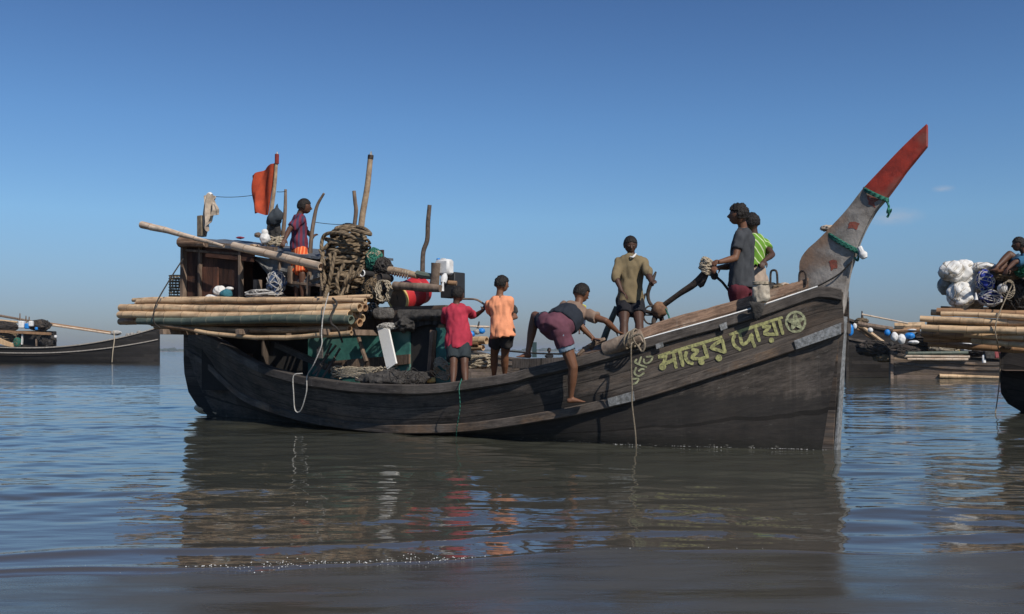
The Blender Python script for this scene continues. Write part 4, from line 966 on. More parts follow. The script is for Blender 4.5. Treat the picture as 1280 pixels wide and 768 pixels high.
MB().tube([Q(826, 393, .1), Q(828, 402, .1), Q(833, 408, .1)], [.03, .03, .012], n=8, sub=10).obj('arm', M_iron2, an)
MB().tube([Q(820, 393, .2), Q(817, 402, .25), Q(818, 410, .3)], [.03, .028, .02], n=8, sub=10).obj('arm', M_iron2, an)
m = MB(); c = Q(813, 394, .22)
m.tube([c+V((math.cos(a)*.085, 0, math.sin(a)*.11)) for a in [i*math.pi/10 for i in range(21)]], .011, n=7); m.tube([c+V((-.08, 0, .0)), c+V((.09, 0, .0))], .010, n=6); m.obj('hoop', M_iron, an)
m = MB()
for k in range(12):
    rnd = random.Random(k); c = Q(882+k*.4, 339-k*1.1, .2); d = (Q(884, 330, .2)-Q(878, 345, .2)).normalized()
    A = d.orthogonal().normalized(); B = d.cross(A)
    m.tube([c+(A*math.cos(a)+B*math.sin(a))*rnd.uniform(.055, .09)+d*.02*math.sin(a) for a in [i*math.pi/8 for i in range(17)]], .017, n=6)
m.obj('rope_lashing', M_rope2, an)
MB().tube([Q(873, 352, .2), Q(876, 357, .2), Q(880, 350, .2), Q(884, 344, .2)], [.02, .035, .035, .02], n=8, sub=12).obj('iron_plate', M_iron, an)
rope('rope', [Q(894, 335, .2), Q(895, 345, .2), Q(903, 353, .2), Q(910, 362, .15), Q(918, 373, .1)], .016, M_roped, 'dark rope running from the hands of the man in grey down to the deck')
rope('rope', [Q(832, 386, .3), Q(836, 396, .3), Q(839, 407, .35)], .010, M_ropeg, 'green cord hanging from the anchor block')
remesh(blob(Q(893, 345, .2), .045, .045, .05, seed=2), .012, 0).obj('rope_knot', M_roped, None, label='dark knot of rope beneath the hands of the man in grey', cat_='knot')
def loopround(y0, y1, L0, R0, turns, r, mat, label, tail):
    m = MB(); pts = []
    for k in range(turns*20+1):
        a = k/20*2*math.pi; s = math.cos(a); t = (s+1)/2; x = L0[0]+(R0[0]-L0[0])*t; y = L0[1]+(R0[1]-L0[1])*t+1.2*math.floor(a/2/math.pi)+1.0*math.sin(a)
        sh = 1.12; x = (L0[0]+R0[0])/2+(x-(L0[0]+R0[0])/2)*sh
        pts.append(Q(x, y, 0)+BN*(.10*math.sin(a)))
    m.tube(pts, r, n=6); m.tube([Q(x, y, v) for x, y, v in tail], r*.9, n=6, sub=24)
    return m.obj('rope', mat, None, label=label, cat_='rope')
loopround(0, 0, (1082, 235), (1108, 249), 3, .014, M_ropeg, 'green rope tied round the prow just below its red tip', [(1107, 250, .1), (1111, 258, .12), (1109, 266, .14), (1114, 262, .14), (1109, 272, .12)])
loopround(0, 0, (1037, 290), (1076, 315), 4, .014, M_ropeg, 'green rope wound round the broad lower prow', [(1074, 313, .1), (1073, 320, .12), (1072, 326, .1), (1068, 322, .1)])
rope('wire', [Q(1010, 363, .12), Q(1030, 354, .12), Q(1050, 342, .12), Q(1065, 327, .12)], .009, M_roped, 'thin dark cable running up across the foot of the prow', cat_='cable')
t = thing('light_bulb', 'white lamp bulb hung on the front edge of the prow', 'lamp', Q(1080, 322, .1))
MB().tube([Q(1074, 309, .12), Q(1077, 315, .12)], [.03, .03], n=8, sub=4).obj('socket', M_white, t); MB().tube([Q(1076.5, 314, .12), Q(1079, 319, .12), Q(1081, 323, .12)], [.025, .05, .03], n=12, sub=8).obj('bulb', M_white, t)
remesh(blob(Q(1034, 285.5, 0), .08, .06, .035, seed=31, amp=.4), .01, 1).obj('cloth_knot', M_cloth, None, label='knot of tan cloth stuck on the back edge of the prow', cat_='cloth')
wb = thing('hanging_bag', 'dirty cream sack tied over the rail beside the man in grey', 'bag', Q(951, 378, .45))
m = MB(); S = []
for x, y, h_ in [(951, 352, 6), (951, 356, 9), (951.5, 364, 11), (952, 372, 11), (952, 378, 8)]:
    c = Q(x, y, .48); w = h_*c.y/F0; S.append((c, V((w, 0, 0)), V((0, w*.6, 0))))
m.loft(S); remesh(m, .012, 2, .02, 14).obj('sack', mk('cream sack', (.50, .45, .36), (.26, .22, .17), scale=9, bump=.5), wb)
m = MB()
for k in range(3): m.tube([Q(951, 353+k*1.0, .48)+V((math.cos(a)*.085, math.sin(a)*.055, 0)) for a in [i*math.pi/8 for i in range(17)]], .010, n=6)
m.obj('tie', M_rope2, wb)
softloft([(947, 378, 10), (948, 385, 9), (946, 394, 6), (943, 400, 3)], M_blackc, 'dark_cloth', 'wet black cloth hanging over the rail under the cream sack', 'cloth', .55, wr=.03, seed=8, depth=.4)
t = thing('gear_heap', 'brown heap of rope and stones on the foredeck beside the prow', 'gear', Q(985, 365, .1))
for i, (x, y, r, mt) in enumerate([(963, 361, .10, M_blackc), (975, 361, .09, M_rope), (988, 360, .08, M_bam2), (981, 357, .05, M_cloth), (995, 358, .06, M_sackd)]):
    remesh(blob(Q(x, y, .1), r*1.3, r, r*.6, seed=40+i, amp=.3), .012, 1, .006).obj('lump', mt, t)

# ------------------------------------------------------------------ people
def bone(p0, px, py, Ln, near):
    d = V(((px-640)/F0, 1, -(py-H0)/F0)); o = V((0, 0, CH))
    q = p0-o; b = q.dot(d); a = d.dot(d); disc = b*b-a*(q.dot(q)-Ln*Ln)
    t = (b+(-1 if near else 1)*math.sqrt(max(0, disc)))/a
    return o+d*t
def hand(m, w, d, nrm, s, curl, thumb):
    "palm, four unequal bent fingers, thumb off the side; thumb=+1/-1 says which side"
    d = d.normalized(); nrm = (nrm-d*nrm.dot(d)).normalized(); sd = d.cross(nrm)*thumb
    m.loft([(w-d*.01*s, sd*.020*s, nrm*.015*s), (w+d*.025*s, sd*.031*s, nrm*.016*s), (w+d*.065*s, sd*.040*s, nrm*.014*s), (w+d*.088*s, sd*.039*s, nrm*.011*s)], n=12)
    for k, (off, L0) in enumerate(((.030, .072), (.011, .080), (-.009, .075), (-.028, .060))):
        p = w+d*.080*s+sd*off*s; dr = (d+sd*off*3.2).normalized(); pts = [p]
        for j, fr_ in enumerate((.45, .3, .25)):
            ang = curl*(.55+.45*j)*(1+.08*k); dr2 = dr*math.cos(ang)+nrm*math.sin(ang); pts.append(pts[-1]+dr2*L0*fr_*s*1.05)
        m.tube(pts, [.0095*s, .009*s, .0082*s, .0065*s], n=7, dup=False)
    p = w+d*.02*s+sd*.024*s; t1 = (d*.6+sd*.75+nrm*.25).normalized(); t2 = (d*.85+sd*.25+nrm*(.2+.5*min(1, curl))).normalized()
    m.tube([p, p+t1*.038*s, p+t1*.038*s+t2*.032*s, p+t1*.038*s+t2*.055*s], [.014*s, .0115*s, .0095*s, .007*s], n=7, dup=False)
def foot(m, ank, toe, s, up=V((0, 0, 1))):
    d = (toe-ank); d = d-up*d.dot(up); d.normalize(); sd = d.cross(up)
    b = ank-up*.05*s
    m.loft([(b-d*.050*s+up*.0*s, sd*.022*s, up*.020*s), (b-d*.03*s, sd*.033*s, up*.034*s), (b+d*.02*s+up*.008*s, sd*.034*s, up*.040*s), (b+d*.08*s, sd*.038*s, up*.028*s), (b+d*.125*s-up*.008*s, sd*.043*s, up*.018*s), (b+d*.15*s-up*.012*s, sd*.040*s, up*.013*s)], n=12)
    for k in range(5):
        o = b+d*.14*s-up*.012*s+sd*(.030-.016*k)*s; L0 = (.05, .046, .042, .036, .03)[k]*s; m.tube([o, o+d*L0], [.0125*s if k == 0 else .0095*s, .007*s], n=7, dup=False)
def limb(m, a, b, prof):
    k = len(prof); m.tube([a.lerp(b, i/(k-1)) for i in range(k)], prof, n=12, dup=False)
    m.ell(a, prof[0], prof[0], prof[0], nu=10, nv=7); m.ell(b, prof[-1], prof[-1], prof[-1], nu=10, nv=7)
def person(label, Z, H, head, chest, pelvis, yaw, headyaw, armL, armR, legL, legR, skin, shirt, shorts, sleeve=.6, hem=.03, short=.75, dzc=0, dzp=0, dzh=0, pitch=.15, sideC=None, sideP=None, group=None, vox=.0085, curl=(.7, .7), palms=(None, None), loose=1.0, hairs=1.0, footup=(None, None), extra=None):
    hy = math.radians(headyaw); ya = math.radians(yaw)
    R_ = V((math.cos(ya), -math.sin(ya), 0))
    sC = (sideC or R_).normalized(); sP = (sideP or R_).normalized()
    ch = at(*chest, Z+dzc); pe = at(*pelvis, Z+dzp); hd = at(*head, Z+dzh)
    up = (ch-pe).normalized(); TL = (ch-pe).length
    fC = up.cross(sC).normalized(); sC = fC.cross(up).normalized(); fP = up.cross(sP).normalized(); sP = fP.cross(up).normalized()
    m = MB()
    m.loft([(pe-up*.045*H, sP*.070*H, fP*.05*H), (pe, sP*.086*H, fP*.060*H), (pe+up*TL*.35, (sP+sC)*.5*.075*H, (fP+fC)*.5*.053*H), (pe+up*TL*.75, sC*.094*H, fC*.064*H), (ch-up*.015*H, sC*.104*H, fC*.052*H), (ch+up*.012*H, sC*.075*H, fC*.045*H), (ch+up*.035*H, sC*.03*H, fC*.03*H)])
    rz = H/14.6
    F = V((math.sin(hy), math.cos(hy), 0)); Rh = V((math.cos(hy), -math.sin(hy), 0)); F = (F-V((0, 0, math.tan(pitch)))).normalized(); Uh = Rh.cross(F).normalized()
    m.tube([ch+up*.0*H, ch.lerp(hd-F*.012*H, .55), hd-F*.012*H-Uh*rz*.35], [.034*H, .031*H, .031*H], n=12, dup=False)
    m.ell(hd, rz*.76, rz*.90, rz, Rh, F, Uh); m.ell(hd+F*rz*.32-Uh*rz*.48, rz*.52, rz*.52, rz*.50, Rh, F, Uh)
    m.tube([hd+F*rz*.80+Uh*rz*.10, hd+F*rz*1.06-Uh*rz*.20, hd+F*rz*.88-Uh*rz*.26], [rz*.09, rz*.14, rz*.15], n=8, dup=False)
    for s in (-1, 1):
        m.ell(hd+Rh*rz*.76*s-F*rz*.02-Uh*rz*.06, rz*.09, rz*.16, rz*.24, Rh, F, Uh, nu=10, nv=6)
    m.ell(hd+F*rz*.82-Uh*rz*.50, rz*.26, rz*.10, rz*.06, Rh, F, Uh, nu=8, nv=6); m.ell(hd+F*rz*.80-Uh*rz*.60, rz*.22, rz*.10, rz*.06, Rh, F, Uh, nu=8, nv=6)
    J = {}
    for sgn, arm, cu, pl in ((-1, armL, curl[0], palms[0]), (1, armR, curl[1], palms[1])):
        sh = ch+sC*sgn*.098*H-up*.030*H
        el_ = bone(sh, arm[0][0], arm[0][1], .170*H, arm[0][2]); wr_ = bone(el_, arm[1][0], arm[1][1], .150*H, arm[1][2])
        m.ell(sh, .030*H, .030*H, .030*H)
        limb(m, sh, el_, [.029*H, .030*H, .027*H, .023*H]); limb(m, el_, wr_, [.023*H, .0245*H, .020*H, .0155*H])
        hd_ = (bone(wr_, arm[2][0], arm[2][1], .10*H, arm[2][2])-wr_) if len(arm) > 2 else (wr_-el_)
        nn = pl or V((-sgn*.5, 0, -1)); hand(m, wr_, hd_, nn, H/1.7, cu, 1 if sgn > 0 else -1)
        J[sgn] = (sh, el_, wr_)
    for i, (sgn, leg) in enumerate(((-1, legL), (1, legR))):
        hp_ = pe+sP*sgn*.052*H-up*.03*H
        kn = bone(hp_, leg[0][0], leg[0][1], .245*H, leg[0][2]); an_ = bone(kn, leg[1][0], leg[1][1], .235*H, leg[1][2])
        limb(m, hp_, kn, [.055*H, .054*H, .046*H, .036*H]); limb(m, kn, an_, [.035*H, .037*H, .034*H, .025*H, .0205*H])
        fy = bone(an_, leg[2][0], leg[2][1], .13*H, leg[2][2]) if len(leg) > 2 else an_+V((math.sin(ya), math.cos(ya), -.2))*.1
        foot(m, an_, fy, H/1.7); J[sgn*2] = (hp_, kn, an_)
    zs = min(v.z for v in m.v)
    root = thing('person', label, 'person', V((pe.x, pe.y, zs)), group)
    rb = remesh(m, vox, 2); rb.obj('body', M_skin[skin], root)
    # hair: an uneven cap, open over the face
    h = MB(); h.ell((0, 0, 0), 1, 1, 1, nu=72, nv=44); vs2 = []
    for p in h.v:
        q = p.copy(); cut = 1.0
        if p.y > .15 and p.z < .50-.3*abs(p.x): cut = .80
        if p.z < -.5: cut = .80
        n_ = 1+.012*hairs+.045*hairs*noise.noise(p*4+V((Z, 0, 0)))+.06*hairs*abs(noise.noise(V((p.x*13, p.y*13, p.z*6))+V((0, Z, 0))))+.02*noise.noise(p*30)
        k_ = n_*cut*1.055
        vs2.append(hd-F*rz*.05+Uh*rz*.05+(Rh*q.x*.80+F*q.y*.92+Uh*q.z*.98)*rz*k_)
    h.v = vs2; h.obj('hair', M_hair, root)
    for s in (-1, 1):
        e_ = MB(); c = hd+F*rz*.83+Rh*rz*.29*s+Uh*rz*.03; e_.ell(c, rz*.10, rz*.045, rz*.045, Rh, F, Uh, nu=10, nv=6); eo = e_.obj('eye', M_eye, root)
        e_ = MB(); e_.ell(c+F*rz*.05, rz*.055, rz*.03, rz*.05, Rh, F, Uh, nu=8, nv=6); io = e_.obj('iris', M_iris, root); 
        io.parent = eo
    if shirt:
        s_ = MB(); g = loose
        hw_ = (.112 if hem > .04 else .104)*H*g; s_.loft([(pe-up*hem*H, sP*(hw_+.004*H), fP*(.1 if hem > .04 else .082)*H*g), (pe-up*min(hem, .0)*H, sP*hw_, fP*(.092 if hem > .04 else .08)*H*g), (pe+up*TL*.2, sP*.102*H*g, fP*.080*H*g), (pe+up*TL*.45, (sP+sC)*.5*.096*H*g, (fP+fC)*.5*.073*H*g), (pe+up*TL*.78, sC*.107*H, fC*.077*H), (ch-up*.018*H, sC*.122*H, fC*.062*H), (ch+up*.012*H, sC*.088*H, fC*.052*H), (ch+up*.032*H, sC*.044*H, fC*.042*H)], n=20)
        for sgn in (-1, 1):
            sh, el_, wr_ = J[sgn]
            s_.ell(sh, .039*H, .039*H, .037*H)
            if sleeve <= 1: s_.tube([sh, sh.lerp(el_, sleeve*.5), sh.lerp(el_, sleeve)], [.041*H, .041*H, .043*H], n=14, dup=False)
            else:
                s_.tube([sh, sh.lerp(el_, .5), el_], [.041*H, .038*H, .035*H], n=14, dup=False); s_.ell(el_, .035*H, .035*H, .035*H); s_.tube([el_, el_.lerp(wr_, sleeve-1)], [.035*H, .031*H], n=14, dup=False)
        remesh(s_, .012, 2, .024, 8, seed=Z).obj('shirt', shirt, root)
    if shorts:
        s_ = MB()
        s_.loft([(pe+up*.06*H, sP*.088*H, fP*.066*H), (pe, sP*.098*H, fP*.074*H), (pe-up*.05*H, sP*.100*H, fP*.074*H), (pe-up*.075*H, sP*.07*H, fP*.05*H)], n=20)
        for sgn in (-2, 2):
            hp_, kn, an_ = J[sgn]; s_.ell(hp_, .066*H, .066*H, .066*H)
            s_.tube([hp_, hp_.lerp(kn, short*.5), hp_.lerp(kn, short)], [.066*H, .064*H, .064*H*(1 if short < 1 else .9)], n=16, dup=False)
        remesh(s_, .012, 2, .016, 8, seed=Z+3).obj('shorts', shorts, root)
    return root, J, ch, pe, up, sC, fC
def cl(name, c, **k): return mk(name, c, tuple(x*.72 for x in c), scale=6, rough=.9, bump=.3, dist=.02, spec=.15, **k)
def striped(name, base, line, scale, axis='Z', base2=None, width=.12, sharp=True):
    m, nt, b = nodes(name); N = nt.nodes; L = nt.links
    tc = N.new('ShaderNodeTexCoord'); w = N.new('ShaderNodeTexWave'); w.bands_direction = axis; w.inputs['Scale'].default_value = scale; w.inputs['Distortion'].default_value = .8; L.new(tc.outputs['Object'], w.inputs[0])
    r = N.new('ShaderNodeValToRGB'); r.color_ramp.elements[0].position = 1-width*2; r.color_ramp.elements[1].position = 1-width; L.new(w.outputs['Fac'], r.inputs[0])
    mx = N.new('ShaderNodeMix'); mx.data_type = 'RGBA'; L.new(r.outputs[0], mx.inputs[0]); mx.inputs[6].default_value = (*base, 1); mx.inputs[7].default_value = (*line, 1)
    nz = N.new('ShaderNodeTexNoise'); nz.inputs['Scale'].default_value = 9
    L.new(tc.outputs['Object'], nz.inputs[0])
    L.new(mx.outputs[2], b.inputs['Base Color']); b.inputs['Roughness'].default_value = .9; b.inputs['Specular IOR Level'].default_value = .15
    bm = N.new('ShaderNodeBump'); bm.inputs['Strength'].default_value = .3; bm.inputs['Distance'].default_value = .02; L.new(nz.outputs['Fac'], bm.inputs['Height']); L.new(bm.outputs[0], b.inputs['Normal'])
    return m
n_, f_ = True, False
PG = 'people aboard the big boat'
# boy in the red shirt, back to us
person('boy in a loose crimson T-shirt, back turned, gripping a thin curved stick', 13.15, 1.42, (572.5, 368), (570, 384), (573, 423), 8, 40,
       [(556, 402, f_), (560, 414, f_)], [(592, 396, f_), (604, 388, n_), (609, 379, f_)], [(567, 455, n_), (566, 482, n_)], [(580.5, 455, n_), (582, 482, n_)], 1,
       cl('crimson shirt', (.46, .045, .075)), cl('blue black shorts', (.035, .045, .05)), sleeve=.9, hem=.085, short=.8, group=PG, loose=1.12, hairs=1.5)
# boy in orange
r = person('boy in a bright orange T-shirt and grey shorts, turned away, holding a dark pouch', 13.0, 1.46, (627.5, 355), (624, 374), (628, 411), 25, 55,
       [(613, 392, f_), (622, 402, f_)], [(636, 398, f_), (645.5, 397, f_), (642, 388, f_)], [(618, 443, f_), (617.5, 471, f_)], [(631, 443, f_), (631, 471, f_)], 2,
       cl('orange shirt', (.95, .38, .20)), cl('charcoal shorts', (.045, .042, .04)), sleeve=.62, hem=.075, short=.62, group=PG, loose=1.02, hairs=2, curl=(.8, 1.2))
softloft([(641, 381, 3), (642, 385, 5), (643, 390, 5), (641, 395, 4), (641, 400, 4)], M_blackc, 'dark_pouch', 'small dark pouch held up by the boy in orange', 'pouch', .02, vox=.012, wr=.012, seed=4)
# the climbing man
SC = V((40, -10, -7)).normalized(); SP = V((30, -8, -15)).normalized()
r = person('barefoot man in a maroon and navy wrap climbing over the rail, seen from behind', 11.62, 1.58, (727, 366), (722, 386), (697, 408), 30, 55,
       [(722, 404, f_), (742, 424, n_), (750, 424, n_)], [(757, 401, n_), (772, 415, f_), (783, 420, f_)], [(669, 395, f_), (660, 440, n_), (645, 443, n_)], [(716.5, 459, n_), (713.5, 496, f_), (738, 503, f_)], 0,
       mk('tan T-shirt', (.24, .165, .12), (.18, .12, .09), scale=5, rough=.9, bump=.3), cl('pale blue shorts', (.20, .27, .33)), sleeve=.55, hem=-.12, short=.55, group=PG, dzc=.27, dzp=0, dzh=.33, sideC=SC, sideP=SP, hairs=.6, vox=.0075, loose=1.16, pitch=.45, curl=(.5, .35), palms=(V((0, 0, -1)), V((0, 0, -1))))
root, J, ch, pe, up, sC, fC = r
H = 1.58; sP = SP; fP = up.cross(sP).normalized()
w = MB(); w.loft([(pe+up*.12*H, sP*.105*H, fP*.085*H), (pe+up*.03*H, sP*.118*H, fP*.098*H), (pe-up*.05*H, sP*.122*H, fP*.098*H), (pe-up*.09*H, sP*.10*H, fP*.075*H)], n=20)
for sgn, tt in ((-2, .36), (2, .42)):
    hp_, kn, an_ = J[sgn]; w.ell(hp_, .080*H, .080*H, .080*H); w.tube([hp_, hp_.lerp(kn, tt*.5), hp_.lerp(kn, tt)], [.074*H, .072*H, .070*H], n=16, dup=False)
wrapm = MATS.get('x') or mk('maroon cloth', (.135, .05, .07), (.085, .032, .045), scale=5, rough=.9, bump=.3, dist=.02)
remesh(w, .011, 2, .016, 8, 3).obj('wrap', wrapm, root)
w = MB(); hp_, kn, an_ = J[-2]; w.tube([hp_.lerp(kn, .34), hp_.lerp(kn, .52)], [.074*H, .070*H], n=16, dup=False)
remesh(w, .011, 2, .012, 8, 4).obj('wrap_hem', cl('navy cloth trim', (.02, .022, .035)), root)
w = MB(); w.loft([(pe+up*.185*H, sC*.116*H, fC*.104*H), (pe+up*.13*H, sC*.123*H, fC*.110*H), (pe+up*.08*H, (sC+sP)*.5*.126*H, fC*.110*H), (pe+up*.045*H, sP*.126*H, fP*.106*H)], n=20)
remesh(w, .011, 2, .02, 7, 5).obj('shirt_hem', cl('navy cloth', (.018, .02, .032)), root)
# man in olive facing us
person('young man in an olive long-sleeved top facing the camera and looking down', 12.2, 1.48, (788, 306), (789.5, 323), (788, 372), 183, 178,
       [(810, 342, n_), (815.5, 356, n_), (817, 347, n_)], [(769.5, 346, n_), (777, 364, n_), (787, 373, n_)], [(799, 404, n_), (799.5, 434, n_)], [(780, 404, n_), (779.5, 434, n_)], 3,
       mk('olive cloth', (.20, .155, .085), (.15, .115, .065), scale=5, rough=.92, bump=.35, dist=.02), cl('black shorts', (.022, .022, .026)), sleeve=1.25, hem=.05, short=.62, group=PG, pitch=.35, loose=1.02, hairs=.5, vox=.0075, curl=(1.3, .5))
m = MB(); c = Q(790, 321, .3)
m.tube([at(787.5, 321, 12.10), at(791, 321.5, 12.08), at(795, 317.5, 12.12)], [.008, .014, .010], n=8, sub=12); m.obj('neck_cloth', M_white, None, label='thin white cloth round the neck of the man in olive', cat_='cloth')
# man in dark grey, hauling the anchor rope
person('man in a dark grey T-shirt and maroon shorts gripping the anchor rope on the bow', 11.55, 1.66, (923, 268.5), (930, 292), (926, 357), -62, -75,
       [(919, 323, n_), (898, 328, n_), (889, 325, n_)], [(914, 333, f_), (897, 335, n_), (889, 336, n_)], [(925, 404, f_), (926, 446, f_)], [(931, 404, f_), (934, 446, f_)], 0,
       cl('dark grey shirt', (.062, .066, .072)), cl('maroon shorts', (.13, .03, .04)), sleeve=.62, hem=.01, short=.85, group=PG, hairs=3, dzh=-.03, loose=1.08, vox=.0075, curl=(1.3, 1.3), pitch=0)
MB().prism([at(918.5, 364, 11.3), at(921, 364, 11.3), at(921, 379, 11.3), at(919, 379, 11.3)], (0, .01, 0)).obj('white_tape', M_white, None, label='narrow white strip hanging at the hip of the man in grey', cat_='strip') if False else None
# youth in green stripes behind him
G_ = striped('green striped shirt', (.13, .28, .035), (.55, .6, .38), 5.2, 'DIAGONAL', width=.05)
person('youth in a green and white striped T-shirt behind the man in grey, hand on hip', 12.05, 1.58, (938.5, 278), (943, 298), (944, 345), -35, -50,
       [(926, 318, f_), (924, 335, f_)], [(965.5, 318.5, n_), (955.5, 326, n_), (952, 333, n_)], [(944, 388, f_), (944, 426, f_)], [(952, 388, f_), (952, 426, f_)], 3,
       G_, cl('beige trousers', (.42, .33, .26)), sleeve=.6, hem=-.09, short=1.0, group=PG, hairs=1.2)
# man on the wheelhouse
PS = striped('maroon and navy striped shirt', (.17, .03, .05), (.06, .05, .09), 5, 'X', width=.3)
OS = striped('orange and red striped shorts', (.62, .09, .03), (.75, .26, .10), 7, 'X', width=.2)
person('man in a maroon jersey and orange striped shorts standing by the wheelhouse roof', 15.3, 1.62, (380.5, 258), (373, 273), (374, 311), 62, 70,
       [(384, 290, f_), (391, 297, f_), (394, 291, f_)], [(362, 286, n_), (356.5, 299, n_)], [(372, 343, n_), (371, 376, n_)], [(378, 343, n_), (379, 376, n_)], 1,
       PS, OS, sleeve=.85, hem=.01, short=.95, group=PG, hairs=.6)

# ------------------------------------------------------------------ other boats
def moonboat(label, A, dirv, L_, beam, zend0, zend1, zmid, mat, railmat, group='wooden fishing boats', bottom=.5, raked=0, tcol=None, midt=.5, rub=True):
    "a double-ended crescent hull: A = end nearest to us at the waterline"
    D = V(dirv).normalized(); S = V((D.y, -D.x, 0))
    if S.y > 0: S = -S
    rt = thing('fishing_boat', label, 'boat', V(A)+D*L_/2, group)
    n = 60
    def zs(t): 
        if t < midt: q = 1-t/midt; return zmid+(zend0-zmid)*q**2.1
        q = (t-midt)/(1-midt); return zmid+(zend1-zmid)*q**2.1
    def bw(t): return beam*max(.03, (1-abs(2*t-1)**2.4))
    def row(f_w, f_b, sgn): return [V(A)+D*(L_*i/(n-1))+S*(sgn*f_b(i/(n-1)))+V((0, 0, f_w(i/(n-1)))) for i in range(n)]
    for sgn in (1, -1):
        rws = [row(zs, bw, sgn), row(lambda t: zs(t)*.62+.0, lambda t: bw(t)*.96, sgn), row(lambda t: .0, lambda t: bw(t)*.80, sgn), row(lambda t: -bottom*.6, lambda t: bw(t)*.55, sgn), row(lambda t: -bottom, lambda t: .03, sgn)]
        m = MB(); m.grid(rws)
        for k, p in enumerate(m.v): m.uv[k] = ((p-V(A)).dot(D), p.z*1.3+sgn*7)
        m.obj('hull', mat, rt, angle=60)
        m = MB(); m.grid([[p-S*sgn*.06 for p in rws[0]], [p-S*sgn*.10+V((0, 0, -.35-zs(i/(n-1))*.25)) for i, p in enumerate(rws[0])]]); m.obj('inner_planking', M_hullin, rt)
        sweep(rws[0], .05*beam, .06, .05, .06, mirror=(sgn < 0) != (S.dot(BN) < 0)).obj('gunwale', railmat, rt)
        if rub and sgn == 1: sweep([a.lerp(b, .9) for a, b in zip(rws[0], rws[1])], .05*beam, .02, .05, .05, mirror=(S.dot(BN) < 0)).obj('rub_rail', railmat, rt)
    m = MB(); m.grid([row(lambda t: min(zs(t)-.2, zmid*.55+.25*(zs(t)-zmid)), lambda t: bw(t)*.88*s, 1) for s in (-1, 0, 1)]); m.obj('deck', M_board, rt)
    for t in (0, 1):
        p = V(A)+D*(L_*t); d2 = -D if t == 0 else D
        MB().prism([p+V((0, 0, zs(t)+.08))+S*.08, p+V((0, 0, -bottom))+S*.08, p+V((0, 0, -bottom))-S*.08, p+V((0, 0, zs(t)+.08))-S*.08], d2*.12).obj('end_post', mat, rt)
    return rt
M_hull2 = planks('distant hull wood', (.10, .078, .06), (.03, .025, .021), .25, c3=(.12, .09, .065), scratch=(.22, .2, .18))
M_hull3 = planks('grey brown hull wood', (.26, .2, .16), (.12, .09, .07), .2, c3=(.3, .22, .15))
M_hull4 = planks('tarred hull wood', (.05, .044, .04), (.02, .018, .017), .22)
M_hull4b = planks('dark distant hull', (.032, .028, .026), (.014, .013, .012), .3)
# left boat, far out
moonboat('long dark crescent boat far out on the left with a low cabin amidships', at(198, 454, 93)*1.0-V((0, 0, 0)), (-1, .02, 0), 27, 2.6, 3.35, 3.4, 1.42, M_hull4b, mk('pale gunwale', (.34, .31, .27), (.18, .16, .14)), midt=.40, bottom=.8)
ZL = 93
def far(px, py, Z=ZL): return at(px, py, Z)
t = thing('deck_cabin', 'low cluttered cabin on the far left boat', 'cabin', far(48, 434, 93))
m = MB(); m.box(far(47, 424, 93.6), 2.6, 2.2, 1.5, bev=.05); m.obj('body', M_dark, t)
m = MB(); m.bar(far(-6, 414, 92), far(63, 417.5, 91.5), .35, .24); m.obj('roof_pole', M_bam2, t)
MB().bar(far(28.5, 416, 91.9), far(27.5, 431, 91.9), .20, .1, up=V((1, 0, 0))).obj('post', M_white, t)
MB().bar(far(45.5, 424, 91.9), far(45.5, 433, 91.9), .18, .1, up=V((1, 0, 0))).obj('post', M_bark, t)
netball(far(60, 426, 92.3), .75, .7, .75, M_roped, 'net_heap', 'dark net heap right of the cabin on the far left boat', 'net', 26, .04, 61, M_blackc)
netball(far(50, 407, 92.5), 1.05, .7, .55, M_roped, 'net_heap', 'dark net heap on the cabin roof of the far left boat', 'net', 26, .04, 62, mk('brown netting', (.08, .06, .045), (.03, .025, .02)))
netball(far(22, 428, 92), .35, .3, .5, M_ropeg, 'net_heap', 'greenish net hung left of the cabin on the far left boat', 'net', 20, .04, 63, M_rope)
for (x, y, r, rz_, mt, lb) in ((27.5, 406, .26, .34, M_white, 'larger white can on the cabin roof of the far left boat'), (39, 405, .2, .26, M_white, 'smaller pinkish white can on the cabin roof of the far left boat'), (34, 408, .2, .26, M_blue, 'blue can between the white cans of the far left boat'), (45.5, 411, .13, .15, M_blue, 'tiny blue can low on the cabin roof of the far left boat'), (69.5, 421, .13, .14, M_white, 'white float at the right end of the cabin of the far left boat')):
    remesh(MB().box(far(x, y, 91.6), r*2, r*2, rz_*2, bev=.06), .05, 2).obj('plastic_can' if mt != M_white or x < 60 else 'white_float', mt, None, label=lb, cat_='can' if x < 60 else 'float', group='cans on the far left boat' if x < 60 else None)
for i, (x0, y0, x1, y1, r0, mt, lb) in enumerate([(58, 404, 146, 416.5, .10, M_bam2, 'upper dark spar slanting right from the cabin of the far left boat'), (59, 405.5, 141, 417.5, .13, M_bamp, 'lower pale spar slanting right from the cabin of the far left boat'), (-10, 393, 40, 402, .12, M_bark, 'topmost dark spar slanting left from the far left boat'), (-10, 400, 22, 403, .12, M_bam, 'tan spar below the topmost one on the far left boat'), (-10, 405, 19, 409, .08, M_bark, 'thin dark spar low on the left of the far left boat')]):
    MB().tube([far(x0, y0, 93), far(x1, y1, 93.2)], [r0, r0*.8], n=8, sub=6).obj('spar', mt, None, label=lb, cat_='spar', group='spars of the far left boat')
for x, y in ((25, 392), (32.5, 395), (36.5, 396)):
    MB().tube([far(x, 404, 93), far(x, y, 93)], [.07, .05], n=7).obj('wooden_pole', M_bark, None, label={25: 'tallest upright stub on the cabin of the far left boat', 32.5: 'middle upright stub on the cabin of the far left boat', 36.5: 'rightmost upright stub on the cabin of the far left boat'}[x], cat_='pole', group='stubs on the far left boat')
